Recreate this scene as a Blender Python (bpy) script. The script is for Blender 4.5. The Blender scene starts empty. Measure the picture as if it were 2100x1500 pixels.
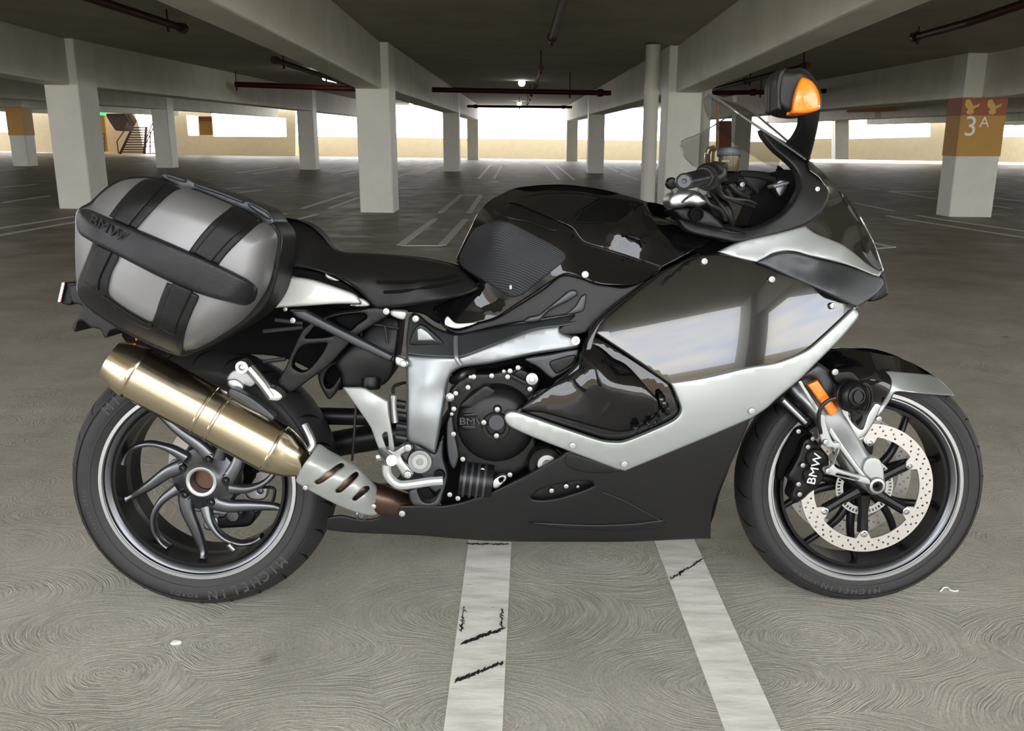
import bpy, bmesh, math, random
import numpy as np
from mathutils import Vector, Matrix
from mathutils.geometry import delaunay_2d_cdt
from math import sin, cos, pi, radians, atan, tan, sqrt
random.seed(7)
S = bpy.context.scene
COL = S.collection
# ------------------------------------------------------------------ camera
F_PX = 1830.0; HOR = 275.0; ZC = 1.40
PITCH = atan((750-HOR)/F_PX); YAW = atan(15/F_PX)
cd = bpy.data.cameras.new('camera'); cam = bpy.data.objects.new('camera', cd); COL.objects.link(cam)
cd.sensor_fit = 'HORIZONTAL'; cd.sensor_width = 36; cd.lens = 36*F_PX/2100; cd.clip_end = 500; cd.clip_start = .05
cam.location = (0, 0, ZC); cam.rotation_euler = (pi/2-PITCH, 0, YAW)
S.camera = cam
# ------------------------------------------------------------------ view and world
S.view_settings.view_transform = 'Standard'; S.view_settings.look = 'None'
S.view_settings.exposure = 1.0; S.view_settings.gamma = 1; S.view_settings.use_curve_mapping = False
try:
    S.cycles.max_bounces = 14; S.cycles.diffuse_bounces = 7; S.cycles.transparent_max_bounces = 12
    S.cycles.sample_clamp_indirect = 8
except Exception: pass
SKY = 4.4
wd = bpy.data.worlds.new('sky'); S.world = wd; wd.use_nodes = True
nt = wd.node_tree; nt.nodes.clear()
o_ = nt.nodes.new('ShaderNodeOutputWorld'); b_ = nt.nodes.new('ShaderNodeBackground')
tc = nt.nodes.new('ShaderNodeTexCoord'); mp = nt.nodes.new('ShaderNodeMapping'); mp.inputs['Scale'].default_value = (1, 1, 5)
ns = nt.nodes.new('ShaderNodeTexNoise'); ns.inputs['Scale'].default_value = 3.5; ns.inputs['Detail'].default_value = 6
rp = nt.nodes.new('ShaderNodeValToRGB'); rp.color_ramp.elements[0].position = .35; rp.color_ramp.elements[1].position = .62
rp.color_ramp.elements[0].color = (.72, .80, .95, 1); rp.color_ramp.elements[1].color = (1, .96, .89, 1)
nt.links.new(tc.outputs['Generated'], mp.inputs['Vector']); nt.links.new(mp.outputs[0], ns.inputs['Vector'])
nt.links.new(ns.outputs['Fac'], rp.inputs[0]); nt.links.new(rp.outputs[0], b_.inputs['Color'])
b_.inputs['Strength'].default_value = SKY; nt.links.new(b_.outputs[0], o_.inputs['Surface'])
# portals: they add no light, they only tell the sampler where the openings to the sky are
def portal(loc, rot, sx, sy):
    l = bpy.data.lights.new('opening_portal', 'AREA'); l.shape = 'RECTANGLE'; l.size = sx; l.size_y = sy
    l.cycles.is_portal = True
    o = bpy.data.objects.new('opening_portal', l); COL.objects.link(o); o.location = loc; o.rotation_euler = rot
# ------------------------------------------------------------------ pixel <-> space (the photograph's 2100 x 1500 frame)
CF = np.array([-sin(YAW)*cos(PITCH), cos(YAW)*cos(PITCH), -sin(PITCH)]); CR = np.array([cos(YAW), sin(YAW), 0.]); CU = np.cross(CR, CF)
C0 = np.array([0, 0, ZC])
def ray(px, py): return CF+CR*((px-1050)/F_PX)-CU*((py-750)/F_PX)
def WY(px, py, y):
    d = ray(px, py); return Vector(C0+d*(y/d[1]))
def sm(t): t = max(0, min(1, t)); return t*t*(3-2*t)
RF, RC, Y1 = .0186, .031, 16.2
def warp(x, y, z):
    k = max(0, min(1, z/2.2)); r = max(0, Y1-y)
    return (x, y, z-.012*x*sm((y-4)/9)+r*(RF+(RC-RF)*k))
def FL(px, py, up=0.0):
    d = ray(px, py); z = 0.
    for _ in range(40):
        t = (z-ZC)/d[2]; p = C0+d*t; z = .6*z+.4*(warp(p[0], p[1], 0)[2]+up)
    return Vector((p[0], p[1], warp(p[0], p[1], 0)[2]+up))
# ------------------------------------------------------------------ object helpers
def tag(o, label=None, cat=None, group=None, kind=None):
    if label: o['label'] = label
    if cat: o['category'] = cat
    if group: o['group'] = group
    if kind: o['kind'] = kind
    return o
def empty(name, loc=(0, 0, 0)):
    o = bpy.data.objects.new(name, None); COL.objects.link(o); o.location = loc; o.empty_display_size = .1; return o
def mesh(name, V, Fc, mat=None, parent=None, smooth=False, auto=None, rec=True):
    me = bpy.data.meshes.new(name); me.from_pydata([tuple(v) for v in V], [], [tuple(f) for f in Fc])
    if rec:
        bm = bmesh.new(); bm.from_mesh(me); bmesh.ops.remove_doubles(bm, verts=bm.verts, dist=1e-5)
        bmesh.ops.recalc_face_normals(bm, faces=bm.faces); bm.to_mesh(me); bm.free()
    if mat is not None: me.materials.append(mat)
    if smooth: me.shade_smooth()
    if smooth and auto is not None: me.set_sharp_from_angle(angle=radians(auto))
    o = bpy.data.objects.new(name, me); COL.objects.link(o)
    if parent is not None: o.parent = parent
    return o
class MB:
    def __init__(s): s.V = []; s.F = []
    def add(s, V, Fc):
        n = len(s.V); s.V += [tuple(v) for v in V]; s.F += [tuple(i+n for i in f) for f in Fc]; return s
    def box(s, a, b, M=None):
        V = [Vector((x, y, z)) for x in (a[0], b[0]) for y in (a[1], b[1]) for z in (a[2], b[2])]
        if M is not None: V = [M@v for v in V]
        return s.add(V, [(0, 1, 3, 2), (4, 6, 7, 5), (0, 4, 5, 1), (2, 3, 7, 6), (0, 2, 6, 4), (1, 5, 7, 3)])
    def tube(s, pts, r, n=12, cap=True):
        P = [Vector(p) for p in pts]; R = r if isinstance(r, (list, tuple)) else [r]*len(P)
        T = [(P[min(i+1, len(P)-1)]-P[max(i-1, 0)]).normalized() for i in range(len(P))]
        up = Vector((0, 0, 1)) if abs(T[0].z) < .9 else Vector((1, 0, 0)); u = T[0].cross(up).normalized(); V = []
        for p, t, rr in zip(P, T, R):
            u = (u-t*u.dot(t)).normalized(); w = t.cross(u)
            V += [p+(u*cos(2*pi*k/n)+w*sin(2*pi*k/n))*rr for k in range(n)]
        Fc = [(i*n+k, i*n+(k+1) % n, (i+1)*n+(k+1) % n, (i+1)*n+k) for i in range(len(P)-1) for k in range(n)]
        if cap: Fc += [tuple(range(n))[::-1], tuple((len(P)-1)*n+k for k in range(n))]
        return s.add(V, Fc)
    def lathe(s, prof, o, ax, n=48, closed=False, sy=1.0, up=None, cap=True):
        """prof: (radius, along axis)"""
        ax = Vector(ax).normalized(); o = Vector(o)
        if up is None: up = Vector((0, 0, 1)) if abs(ax.z) < .9 else Vector((1, 0, 0))
        u = ax.cross(Vector(up)).normalized(); w = ax.cross(u); V = []; m = len(prof)
        for r, a in prof: V += [o+ax*a+(u*cos(2*pi*k/n)+w*sin(2*pi*k/n)*sy)*r for k in range(n)]
        Fc = []
        for i in range(m if closed else m-1):
            j = (i+1) % m
            Fc += [(i*n+k, i*n+(k+1) % n, j*n+(k+1) % n, j*n+k) for k in range(n)]
        if not closed and cap:
            if prof[0][0] > 1e-6: Fc.append(tuple(range(n))[::-1])
            if prof[-1][0] > 1e-6: Fc.append(tuple((m-1)*n+k for k in range(n)))
        return s.add(V, Fc)
    def build(s, name, mat, parent=None, smooth=True, auto=35): return mesh(name, s.V, s.F, mat, parent, smooth, auto)
def bevel(o, w, seg=2):
    m = o.modifiers.new('bevel', 'BEVEL'); m.width = w; m.segments = seg; m.limit_method = 'ANGLE'; m.angle_limit = radians(40); m.harden_normals = False
    return o
# ------------------------------------------------------------------ materials
def newmat(name):
    m = bpy.data.materials.new(name); m.use_nodes = True; return m, m.node_tree, m.node_tree.nodes['Principled BSDF']
def pm(name, col, rough=.5, metal=0., coat=0., ior=None, spec=None, bump=0., bscale=60., var=0., vscale=4., coatr=.03, emit=None, es=0, trans=0., alpha=1):
    m, n, p = newmat(name); c = (*col, 1)
    p.inputs['Base Color'].default_value = c; p.inputs['Roughness'].default_value = rough; p.inputs['Metallic'].default_value = metal
    p.inputs['Coat Weight'].default_value = coat; p.inputs['Coat Roughness'].default_value = coatr
    if ior: p.inputs['IOR'].default_value = ior
    if spec is not None: p.inputs['Specular IOR Level'].default_value = spec
    p.inputs['Transmission Weight'].default_value = trans; p.inputs['Alpha'].default_value = alpha
    if emit: p.inputs['Emission Color'].default_value = (*emit, 1); p.inputs['Emission Strength'].default_value = es
    if var or bump:
        t = n.nodes.new('ShaderNodeTexCoord')
    if var:
        a = n.nodes.new('ShaderNodeTexNoise'); a.inputs['Scale'].default_value = vscale; a.inputs['Detail'].default_value = 8; a.inputs['Roughness'].default_value = .6
        n.links.new(t.outputs['Object'], a.inputs['Vector'])
        r = n.nodes.new('ShaderNodeValToRGB'); r.color_ramp.elements[0].position = .3; r.color_ramp.elements[1].position = .7
        r.color_ramp.elements[0].color = tuple(x*(1-var) for x in col)+(1,); r.color_ramp.elements[1].color = tuple(min(1, x*(1+var)) for x in col)+(1,)
        n.links.new(a.outputs['Fac'], r.inputs[0]); n.links.new(r.outputs[0], p.inputs['Base Color'])
    if bump:
        a = n.nodes.new('ShaderNodeTexNoise'); a.inputs['Scale'].default_value = bscale; a.inputs['Detail'].default_value = 4
        n.links.new(t.outputs['Object'], a.inputs['Vector'])
        b = n.nodes.new('ShaderNodeBump'); b.inputs['Strength'].default_value = bump; b.inputs['Distance'].default_value = .002
        n.links.new(a.outputs['Fac'], b.inputs['Height']); n.links.new(b.outputs[0], p.inputs['Normal'])
    return m
def floor_mat():
    m, n, p = newmat('swirled_concrete'); N = n.nodes.new; Lk = n.links.new
    t = N('ShaderNodeTexCoord')
    def noise(sc, det=6, vec=None, rough=.55):
        a = N('ShaderNodeTexNoise'); a.inputs['Scale'].default_value = sc; a.inputs['Detail'].default_value = det; a.inputs['Roughness'].default_value = rough
        Lk(vec or t.outputs['Object'], a.inputs['Vector']); return a
    def math_(op, a, b=None, clamp=False):
        x = N('ShaderNodeMath'); x.operation = op; x.use_clamp = clamp
        for i, v in enumerate((a, b)):
            if v is None: continue
            if isinstance(v, (int, float)): x.inputs[i].default_value = v
            else: Lk(v, x.inputs[i])
        return x.outputs[0]
    def ramp(src, c0, c1, p0=.3, p1=.7):
        r = N('ShaderNodeValToRGB'); r.color_ramp.elements[0].position = p0; r.color_ramp.elements[1].position = p1
        r.color_ramp.elements[0].color = (*c0, 1); r.color_ramp.elements[1].color = (*c1, 1); Lk(src, r.inputs[0]); return r.outputs[0]
    wn = noise(1.6, 3)
    sub = N('ShaderNodeVectorMath'); sub.operation = 'MULTIPLY_ADD'; Lk(wn.outputs['Color'], sub.inputs[0]); sub.inputs[1].default_value = (.22, .22, 0); Lk(t.outputs['Object'], sub.inputs[2])
    mp = N('ShaderNodeMapping'); mp.inputs['Scale'].default_value = (1., 1.7, 1); Lk(sub.outputs[0], mp.inputs['Vector'])
    vo = N('ShaderNodeTexVoronoi'); vo.voronoi_dimensions = '2D'; vo.inputs['Scale'].default_value = 1.9; Lk(mp.outputs[0], vo.inputs['Vector'])
    dv = N('ShaderNodeVectorMath'); dv.operation = 'SUBTRACT'; Lk(mp.outputs[0], dv.inputs[0])
    ps = N('ShaderNodeVectorMath'); ps.operation = 'SCALE'; Lk(vo.outputs['Position'], ps.inputs[0]); ps.inputs['Scale'].default_value = 1.; Lk(ps.outputs[0], dv.inputs[1])
    sx = N('ShaderNodeSeparateXYZ'); Lk(dv.outputs[0], sx.inputs[0]); ang = math_('ARCTAN2', sx.outputs[1], sx.outputs[0])
    sc_ = N('ShaderNodeSeparateColor'); Lk(vo.outputs['Color'], sc_.inputs[0])
    cx = N('ShaderNodeCombineXYZ'); Lk(math_('MULTIPLY', vo.outputs['Distance'], 105.), cx.inputs[0]); Lk(math_('MULTIPLY', ang, 2.2), cx.inputs[1]); Lk(math_('MULTIPLY', sc_.outputs[0], 90.), cx.inputs[2])
    nz = N('ShaderNodeTexNoise'); nz.inputs['Scale'].default_value = 1.; nz.inputs['Detail'].default_value = 2; Lk(cx.outputs[0], nz.inputs['Vector'])
    rings = math_('MULTIPLY', math_('SUBTRACT', nz.outputs['Fac'], .5), 4.2)
    amp = ramp(noise(2.4, 4).outputs['Fac'], (.25,)*3, (1,)*3, .35, .65)
    ringc = math_('MULTIPLY', math_('MULTIPLY', rings, amp), math_('ADD', noise(45, 2).outputs['Fac'], .35))
    base = ramp(noise(1.1, 8, rough=.65).outputs['Fac'], (.27, .258, .222), (.47, .45, .395), .34, .68)
    fine = ramp(noise(170, 3).outputs['Fac'], (.82,)*3, (1.14,)*3, .3, .7)
    mx = N('ShaderNodeMix'); mx.data_type = 'RGBA'; mx.blend_type = 'MULTIPLY'; mx.inputs[0].default_value = 1; Lk(base, mx.inputs[6]); Lk(fine, mx.inputs[7])
    rr = math_('ADD', math_('MULTIPLY', ringc, .36), 1.)
    mx2 = N('ShaderNodeVectorMath'); mx2.operation = 'SCALE'; Lk(mx.outputs[2], mx2.inputs[0]); Lk(rr, mx2.inputs['Scale'])
    # dark oily drips, sparse
    sp = ramp(noise(3.1, 2).outputs['Fac'], (1,)*3, (.55, .54, .5), .72, .78)
    mx3 = N('ShaderNodeMix'); mx3.data_type = 'RGBA'; mx3.blend_type = 'MULTIPLY'; mx3.inputs[0].default_value = 1; Lk(mx2.outputs[0], mx3.inputs[6]); Lk(sp, mx3.inputs[7])
    # far floor painted darker and browner, standing in for light falling off
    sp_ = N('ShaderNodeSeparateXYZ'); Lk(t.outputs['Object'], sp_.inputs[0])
    far_dim = N('ShaderNodeMapRange'); far_dim.inputs['From Min'].default_value = 3.; far_dim.inputs['From Max'].default_value = 15.; far_dim.interpolation_type = 'SMOOTHSTEP'; Lk(math_('ADD', sp_.outputs[1], math_('MULTIPLY', noise(.35, 3).outputs['Fac'], 5.)), far_dim.inputs['Value'])
    dimmed = N('ShaderNodeMix'); dimmed.data_type = 'RGBA'; dimmed.blend_type = 'MULTIPLY'; Lk(far_dim.outputs[0], dimmed.inputs[0]); Lk(mx3.outputs[2], dimmed.inputs[6]); dimmed.inputs[7].default_value = (.62, .55, .47, 1)
    Lk(dimmed.outputs[2], p.inputs['Base Color'])
    Lk(ramp(noise(2, 5).outputs['Fac'], (.42,)*3, (.68,)*3), p.inputs['Roughness'])
    b = N('ShaderNodeBump'); b.inputs['Strength'].default_value = .5; b.inputs['Distance'].default_value = .003
    Lk(math_('ADD', ringc, math_('MULTIPLY', noise(120, 3).outputs['Fac'], .6)), b.inputs['Height']); Lk(b.outputs[0], p.inputs['Normal'])
    return m
def line_mat():
    m, n, p = newmat('line_paint'); N = n.nodes.new; Lk = n.links.new; t = N('ShaderNodeTexCoord')
    def nz(sc, loc, det, stops):
        mp = N('ShaderNodeMapping'); mp.inputs['Scale'].default_value = sc; mp.inputs['Rotation'].default_value = (0, 0, loc); Lk(t.outputs['Object'], mp.inputs[0])
        a = N('ShaderNodeTexNoise'); a.inputs['Scale'].default_value = 1; a.inputs['Detail'].default_value = det; a.inputs['Roughness'].default_value = .6; Lk(mp.outputs[0], a.inputs['Vector'])
        r = N('ShaderNodeValToRGB'); e = r.color_ramp.elements; e[0].position, e[1].position = stops[0][0], stops[1][0]; e[0].color = (*stops[0][1], 1); e[1].color = (*stops[1][1], 1); Lk(a.outputs['Fac'], r.inputs[0]); return r.outputs[0], a.outputs['Fac']
    base, f = nz((9, 34, 1), 0, 8, ((.32, (.54, .53, .48)), (.62, (.76, .75, .70))))
    fleck, f2 = nz((22, 130, 1), .25, 5, ((.66, (1, 1, 1)), (.74, (.35, .34, .31))))
    x = N('ShaderNodeMix'); x.data_type = 'RGBA'; x.blend_type = 'MULTIPLY'; x.inputs[0].default_value = 1; Lk(base, x.inputs[6]); Lk(fleck, x.inputs[7]); Lk(x.outputs[2], p.inputs['Base Color'])
    b = N('ShaderNodeBump'); b.inputs['Strength'].default_value = .5; b.inputs['Distance'].default_value = .003; Lk(f, b.inputs['Height']); Lk(b.outputs[0], p.inputs['Normal']); p.inputs['Roughness'].default_value = .55
    return m
def knit_mat():
    m, n, p = newmat('ribbed_rubber'); N = n.nodes.new; Lk = n.links.new
    t = N('ShaderNodeTexCoord'); w = N('ShaderNodeTexWave'); w.wave_type = 'BANDS'; w.bands_direction = 'DIAGONAL'; w.inputs['Scale'].default_value = 90
    mp = N('ShaderNodeMapping'); mp.inputs['Rotation'].default_value = (0, radians(20), 0); Lk(t.outputs['Object'], mp.inputs[0]); Lk(mp.outputs[0], w.inputs['Vector'])
    b = N('ShaderNodeBump'); b.inputs['Strength'].default_value = .6; b.inputs['Distance'].default_value = .001; Lk(w.outputs['Fac'], b.inputs['Height']); Lk(b.outputs[0], p.inputs['Normal'])
    p.inputs['Base Color'].default_value = (.014, .015, .018, 1); p.inputs['Roughness'].default_value = .55; p.inputs['Specular IOR Level'].default_value = .3
    return m
M = dict(
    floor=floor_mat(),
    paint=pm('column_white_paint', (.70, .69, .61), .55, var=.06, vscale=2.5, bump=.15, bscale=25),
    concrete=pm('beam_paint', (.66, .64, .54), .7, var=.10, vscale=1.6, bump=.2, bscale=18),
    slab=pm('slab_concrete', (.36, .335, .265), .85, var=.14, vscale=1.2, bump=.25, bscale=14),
    cream=pm('cream_wall_paint', (.82, .70, .47), .7, var=.05),
    line=line_mat(),
    red=pm('red_pipe_paint', (.045, .004, .004), .5, spec=.2),
    drain=pm('drain_pipe_paint', (.55, .53, .47), .5),
    ochre=pm('ochre_sign', (.50, .27, .05), .6, var=.05),
    ochred=pm('brown_red_sign', (.30, .09, .04), .6),
    ochrel=pm('butterfly_yellow', (.62, .40, .10), .6),
    white=pm('sign_white', (.85, .84, .80), .6),
    lamp=pm('lamp_glow', (1, 1, 1), .4, emit=(1, .96, .85), es=14),
    exitg=pm('exit_sign_green', (.02, .4, .08), .4, emit=(.05, .8, .15), es=1.2),
    steelbrown=pm('stair_paint', (.10, .05, .03), .6),
    facade=pm('facade_white', (.8, .8, .8), .7), facwin=pm('facade_window', (.12, .13, .15), .3),
    gblack=pm('gloss_black_paint', (.003, .003, .0035), .12, spec=0., coat=1, coatr=.015),
    smoke=pm('dark_metallic_paint', (.005, .005, .005), .14, coat=1, coatr=.02),
    silver=pm('silver_paint', (.33, .35, .35), .38, metal=.6, coat=.4, coatr=.12),
    titan=pm('graphite_paint', (.04, .043, .048), .4, metal=.5),
    frame=pm('frame_grey_paint', (.24, .255, .265), .44, metal=.8),
    mblack=pm('matte_black_plastic', (.0075, .0075, .008), .5, spec=.32, bump=.12, bscale=500),
    sblack=pm('satin_black_metal', (.005, .005, .0055), .36, spec=.22),
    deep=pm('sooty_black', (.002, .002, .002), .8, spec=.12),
    seat=pm('seat_vinyl', (.007, .007, .0075), .52, spec=.3, bump=.35, bscale=420),
    rubber=pm('tyre_rubber', (.013, .013, .0145), .6, spec=.4, bump=.1, bscale=300),
    letter=pm('tyre_lettering', (.036, .033, .031), .7),
    alu=pm('cast_aluminium', (.42, .43, .44), .38, metal=1), bright=pm('polished_steel', (.36, .36, .355), .45, metal=1),
    alud=pm('dark_alloy', (.12, .125, .135), .3, metal=.9),
    lightgrey=pm('light_grey_alloy', (.36, .375, .37), .42, metal=.35),
    disc=pm('brake_steel', (.50, .48, .46), .42, metal=.85),
    gold=pm('titanium_muffler', (.58, .50, .365), .19, metal=1),
    header=pm('burnt_header', (.12, .075, .055), .35, metal=.9),
    wpaint=pm('pearl_white_paint', (.60, .61, .60), .2, coat=1),
    pgrey=pm('pannier_grey', (.17, .17, .175), .42, metal=.35), pblk=pm('pannier_black', (.007, .007, .0075), .5, spec=.22, bump=.3, bscale=380),
    pscuff=pm('pannier_scuffed', (.012, .0125, .0145), .45, spec=.25, var=.45, vscale=9, bump=.2, bscale=200),
    orange=pm('orange_lens', (1, .20, .0), .22, coat=.6, bump=.5, bscale=160),
    redp=pm('red_plastic', (.6, .02, .04), .3),
    amber=pm('amber_fluid', (.045, .032, .015), .12, coat=.5),
    hose=pm('hose_rubber', (.006, .006, .0065), .4),
    knit=knit_mat(),
    txt=pm('white_print', (.8, .8, .8), .5),
)
def glass(name, tint, mixf):
    m = bpy.data.materials.new(name); m.use_nodes = True; n = m.node_tree; n.nodes.clear()
    o = n.nodes.new('ShaderNodeOutputMaterial'); t = n.nodes.new('ShaderNodeBsdfTransparent'); g = n.nodes.new('ShaderNodeBsdfGlossy'); f = n.nodes.new('ShaderNodeLayerWeight'); f.inputs['Blend'].default_value = .5; pw = n.nodes.new('ShaderNodeMath'); pw.operation = 'POWER'; pw.inputs[1].default_value = 4; ma = n.nodes.new('ShaderNodeMath'); ma.operation = 'MULTIPLY_ADD'; ma.inputs[1].default_value = .6; ma.inputs[2].default_value = mixf
    mx = n.nodes.new('ShaderNodeMixShader'); t.inputs[0].default_value = (*tint, 1); g.inputs['Roughness'].default_value = .03; n.links.new(f.outputs['Facing'], pw.inputs[0]); n.links.new(pw.outputs[0], ma.inputs[0])
    n.links.new(ma.outputs[0], mx.inputs[0]); n.links.new(t.outputs[0], mx.inputs[1]); n.links.new(g.outputs[0], mx.inputs[2]); n.links.new(mx.outputs[0], o.inputs[0]); return m
M['screen'] = glass('smoked_screen', (.80, .80, .79), .05)
M['screenedge'] = pm('screen_edge', (.10, .10, .10), .12, coat=1)
M['lens'] = glass('clear_lens', (.75, .77, .78), .10)
# ================================================================== the garage
def wbox(name, x0, x1, y0, y1, z0, z1, mat, kind='structure', label=None, cat=None, group=None, bev=.02, parent=None):
    ys = sorted({y0, y1, *[y for y in [Y1]+[4+k*1.5 for k in range(7)] if y0 < y < y1]}); xs = [x0, x1]
    V = []; Fc = []
    for y in ys:
        for x, z in ((x0, z0), (x1, z0), (x1, z1), (x0, z1)): V.append(warp(x, y, z))
    for i in range(len(ys)-1):
        for k in range(4): Fc.append((i*4+k, i*4+(k+1) % 4, i*4+4+(k+1) % 4, i*4+4+k))
    n = (len(ys)-1)*4; Fc += [(0, 3, 2, 1), (n, n+1, n+2, n+3)]
    o = mesh(name, V, Fc, mat, parent)
    if bev: bevel(o, bev, 2)
    return tag(o, label, cat, group, kind)
def sheet(name, x0, x1, y0, y1, z, mat, th, nx=30, ny=60):
    V = []; Fc = []
    for s in (0, th):
        for j in range(ny+1):
            for i in range(nx+1):
                x = x0+(x1-x0)*i/nx; y = y0+(y1-y0)*j/ny; p = warp(x, y, z); V.append((p[0], p[1], p[2]+s))
    W = nx+1; N0 = W*(ny+1)
    for j in range(ny):
        for i in range(nx):
            a = j*W+i; Fc.append((a, a+1, a+W+1, a+W)); Fc.append((N0+a, N0+a+W, N0+a+W+1, N0+a+1))
    per = [i for i in range(nx)]+[j*W+nx for j in range(ny)]+[ny*W+nx-i for i in range(nx)]+[(ny-j)*W for j in range(ny)]
    for k in range(len(per)):
        a, b = per[k], per[(k+1) % len(per)]; Fc.append((a, N0+a, N0+b, b))
    return tag(mesh(name, V, Fc, mat, smooth=True, auto=30), kind='structure')
XL, XR, YN, YF, YW = -34., 34., -6., 53.0, 54.4
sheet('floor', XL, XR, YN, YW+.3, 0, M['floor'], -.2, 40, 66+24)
YC = -2.2  # ceiling stops short; unseen sky gap added to brighten the near floor
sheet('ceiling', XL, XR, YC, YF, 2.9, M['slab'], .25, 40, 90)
# far parapet, near parapet, sides
wbox('wall_far', -14.2, 16.5, YW, YW+.2, -.05, 1.12, M['cream'], bev=0)
wbox('wall_near', XL, XR, YN-.2, YN, -.3, 1.05, M['cream'], bev=0)

wbox('wall_left', XL-.2, XL, YN, YW, -.2, 1.1, M['cream'], bev=0)
wbox('wall_right', XR, XR+.2, YN, YW, -.9, 1.0, M['cream'], bev=0)
portal((0, YN-.3, 2.9), (radians(90), 0, 0), 66, 3.0); portal((0, (YN+YC)/2, 3.9), (0, 0, 0), 66, 3.9)
portal((0, YW+.4, 2.0), (radians(-90), 0, 0), 66, 3.2)
portal((XL-.3, 20, 2.2), (radians(90), 0, radians(-90)), 66, 2.6)
portal((XR+.3, 20, 1.9), (radians(90), 0, radians(90)), 66, 2.6)
portal((0, 53.7, 3.4), (0, 0, 0), 66, 1.6)
ordn = {-19.15: 'leftmost', -13.72: 'second from the left', -8.29: 'third from the left', -2.86: 'just left of the middle aisle', 2.57: 'just right of the middle aisle', 8.02: 'far right of the bike', 13.4: 'beyond the right edge'}
COLX = [-24.6, -19.15, -13.72, -8.29, -2.86, 2.57, 8.02, 13.4, 18.8, 24.3]
for x in COLX: wbox('column', x, x+.6, YC+.02, YC+.62, -.02, 2.92, M['paint'], label='white concrete column behind the photographer', cat='column', group='concrete columns behind the view', bev=.025)
rows = [('near', Y1, .75), ('middle', 34.4, .7), ('far', 50.2, .7)]
for rn, y0, dp in rows:
    for x in COLX:
        if rn == 'far' and not (-5 < x < 5): continue
        if rn == 'middle' and x > 10: continue
        wdt = .8 if (rn == 'near' and x == 8.02) else .6
        y0_, dp_ = (16.9, .55) if (rn == 'near' and x == 8.02) else (y0, dp)
        lab = None
        if rn == 'near': lab = {-8.29: 'white square concrete column at left, behind the pannier', -2.86: 'white square concrete column nearest the lens, left of the fuel tank', 2.57: 'white concrete column behind the handlebar, between two drain pipes', 8.02: 'white concrete column wrapped in an ochre sign band reading 3A'}.get(x, 'white concrete column of the near row outside the view')
        elif rn == 'middle': lab = {-19.15: 'distant column with a dark ochre band beside the left white column', -13.72: 'distant white column just right of the staircase', -8.29: 'distant white column between the wide left window and the big column', -2.86: 'distant white column under the left end of the red cross pipe', 2.57: 'distant white column under the right end of the red cross pipe'}.get(x, 'distant white column of the middle row')
        else: lab = {-2.86: 'farthest column left of the central bright opening', 2.57: 'farthest column right of the central bright opening'}[x]
        wbox('column', x, x+wdt, y0_, y0_+dp_, -.02, 2.92, M['paint'], label=lab, cat='column', group='concrete columns of the '+rn+' row', bev=.025)
# beams: over each column line, near span narrower and set to one side
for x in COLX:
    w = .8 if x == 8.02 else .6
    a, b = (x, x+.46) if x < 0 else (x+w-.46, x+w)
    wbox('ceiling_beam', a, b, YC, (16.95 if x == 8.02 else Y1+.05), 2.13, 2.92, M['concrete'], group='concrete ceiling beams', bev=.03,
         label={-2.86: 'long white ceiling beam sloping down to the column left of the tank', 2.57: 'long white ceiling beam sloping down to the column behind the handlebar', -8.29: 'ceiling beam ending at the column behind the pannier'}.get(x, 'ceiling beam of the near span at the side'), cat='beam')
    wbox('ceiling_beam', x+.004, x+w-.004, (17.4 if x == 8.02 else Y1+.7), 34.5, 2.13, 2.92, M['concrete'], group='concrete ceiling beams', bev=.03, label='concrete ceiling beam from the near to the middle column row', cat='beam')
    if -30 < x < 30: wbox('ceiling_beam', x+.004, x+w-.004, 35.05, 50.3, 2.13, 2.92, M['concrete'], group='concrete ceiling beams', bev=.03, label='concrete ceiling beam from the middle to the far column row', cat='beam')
# ------------------------------------------------ polygon slabs given at a depth
def tri(poly, holes=(), extra=()):
    pts = [Vector(p) for p in poly]; loops = [list(range(len(poly)))]
    for h in holes:
        n = len(pts); pts += [Vector(p) for p in h]; loops.append(list(range(n, n+len(h))))
    E = [(l[i], l[(i+1) % len(l)]) for l in loops for i in range(len(l))]
    pts += [Vector(p) for p in extra]
    r = delaunay_2d_cdt(pts, E, [], 0, 1e-7)
    V, Fc = r[0], r[2]; P = np.array([tuple(v) for v in V]); out = []
    Cn = np.array([[P[list(f)].mean(0)[0], P[list(f)].mean(0)[1]] for f in Fc])
    ins = inside(Cn, poly)
    for h in holes: ins &= ~inside(Cn, h)
    return P, [f for f, k in zip(Fc, ins) if k]
def inside(Q, poly):
    Q = np.asarray(Q, float); P = np.asarray([p[:2] for p in poly], float); r = np.zeros(len(Q), bool); j = len(P)-1
    for i in range(len(P)):
        xi, yi = P[i]; xj, yj = P[j]
        if yi != yj:
            c = ((yi > Q[:, 1]) != (yj > Q[:, 1])) & (Q[:, 0] < (xj-xi)*(Q[:, 1]-yi)/(yj-yi)+xi); r ^= c
        j = i
    return r
def extr(P3f, P3b, Fc):
    """front points, back points, faces -> closed solid"""
    n = len(P3f); V = list(P3f)+list(P3b); G = [tuple(f) for f in Fc]+[tuple(i+n for i in reversed(f)) for f in Fc]
    cnt = {}
    for f in Fc:
        for i in range(len(f)):
            a, b = f[i], f[(i+1) % len(f)]; cnt[(a, b)] = 1
    for (a, b) in list(cnt):
        if (b, a) not in cnt: G.append((b, a, a+n, b+n))
    return V, G
def wslab(name, poly, y, th, mat, holes=(), parent=None):
    P, Fc = tri(poly, holes); f = [WY(a, b, y) for a, b in P]; b = [v+Vector((0, th, 0)) for v in f]
    V, G = extr(f, b, Fc); return mesh(name, V, G, mat, parent)
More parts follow.
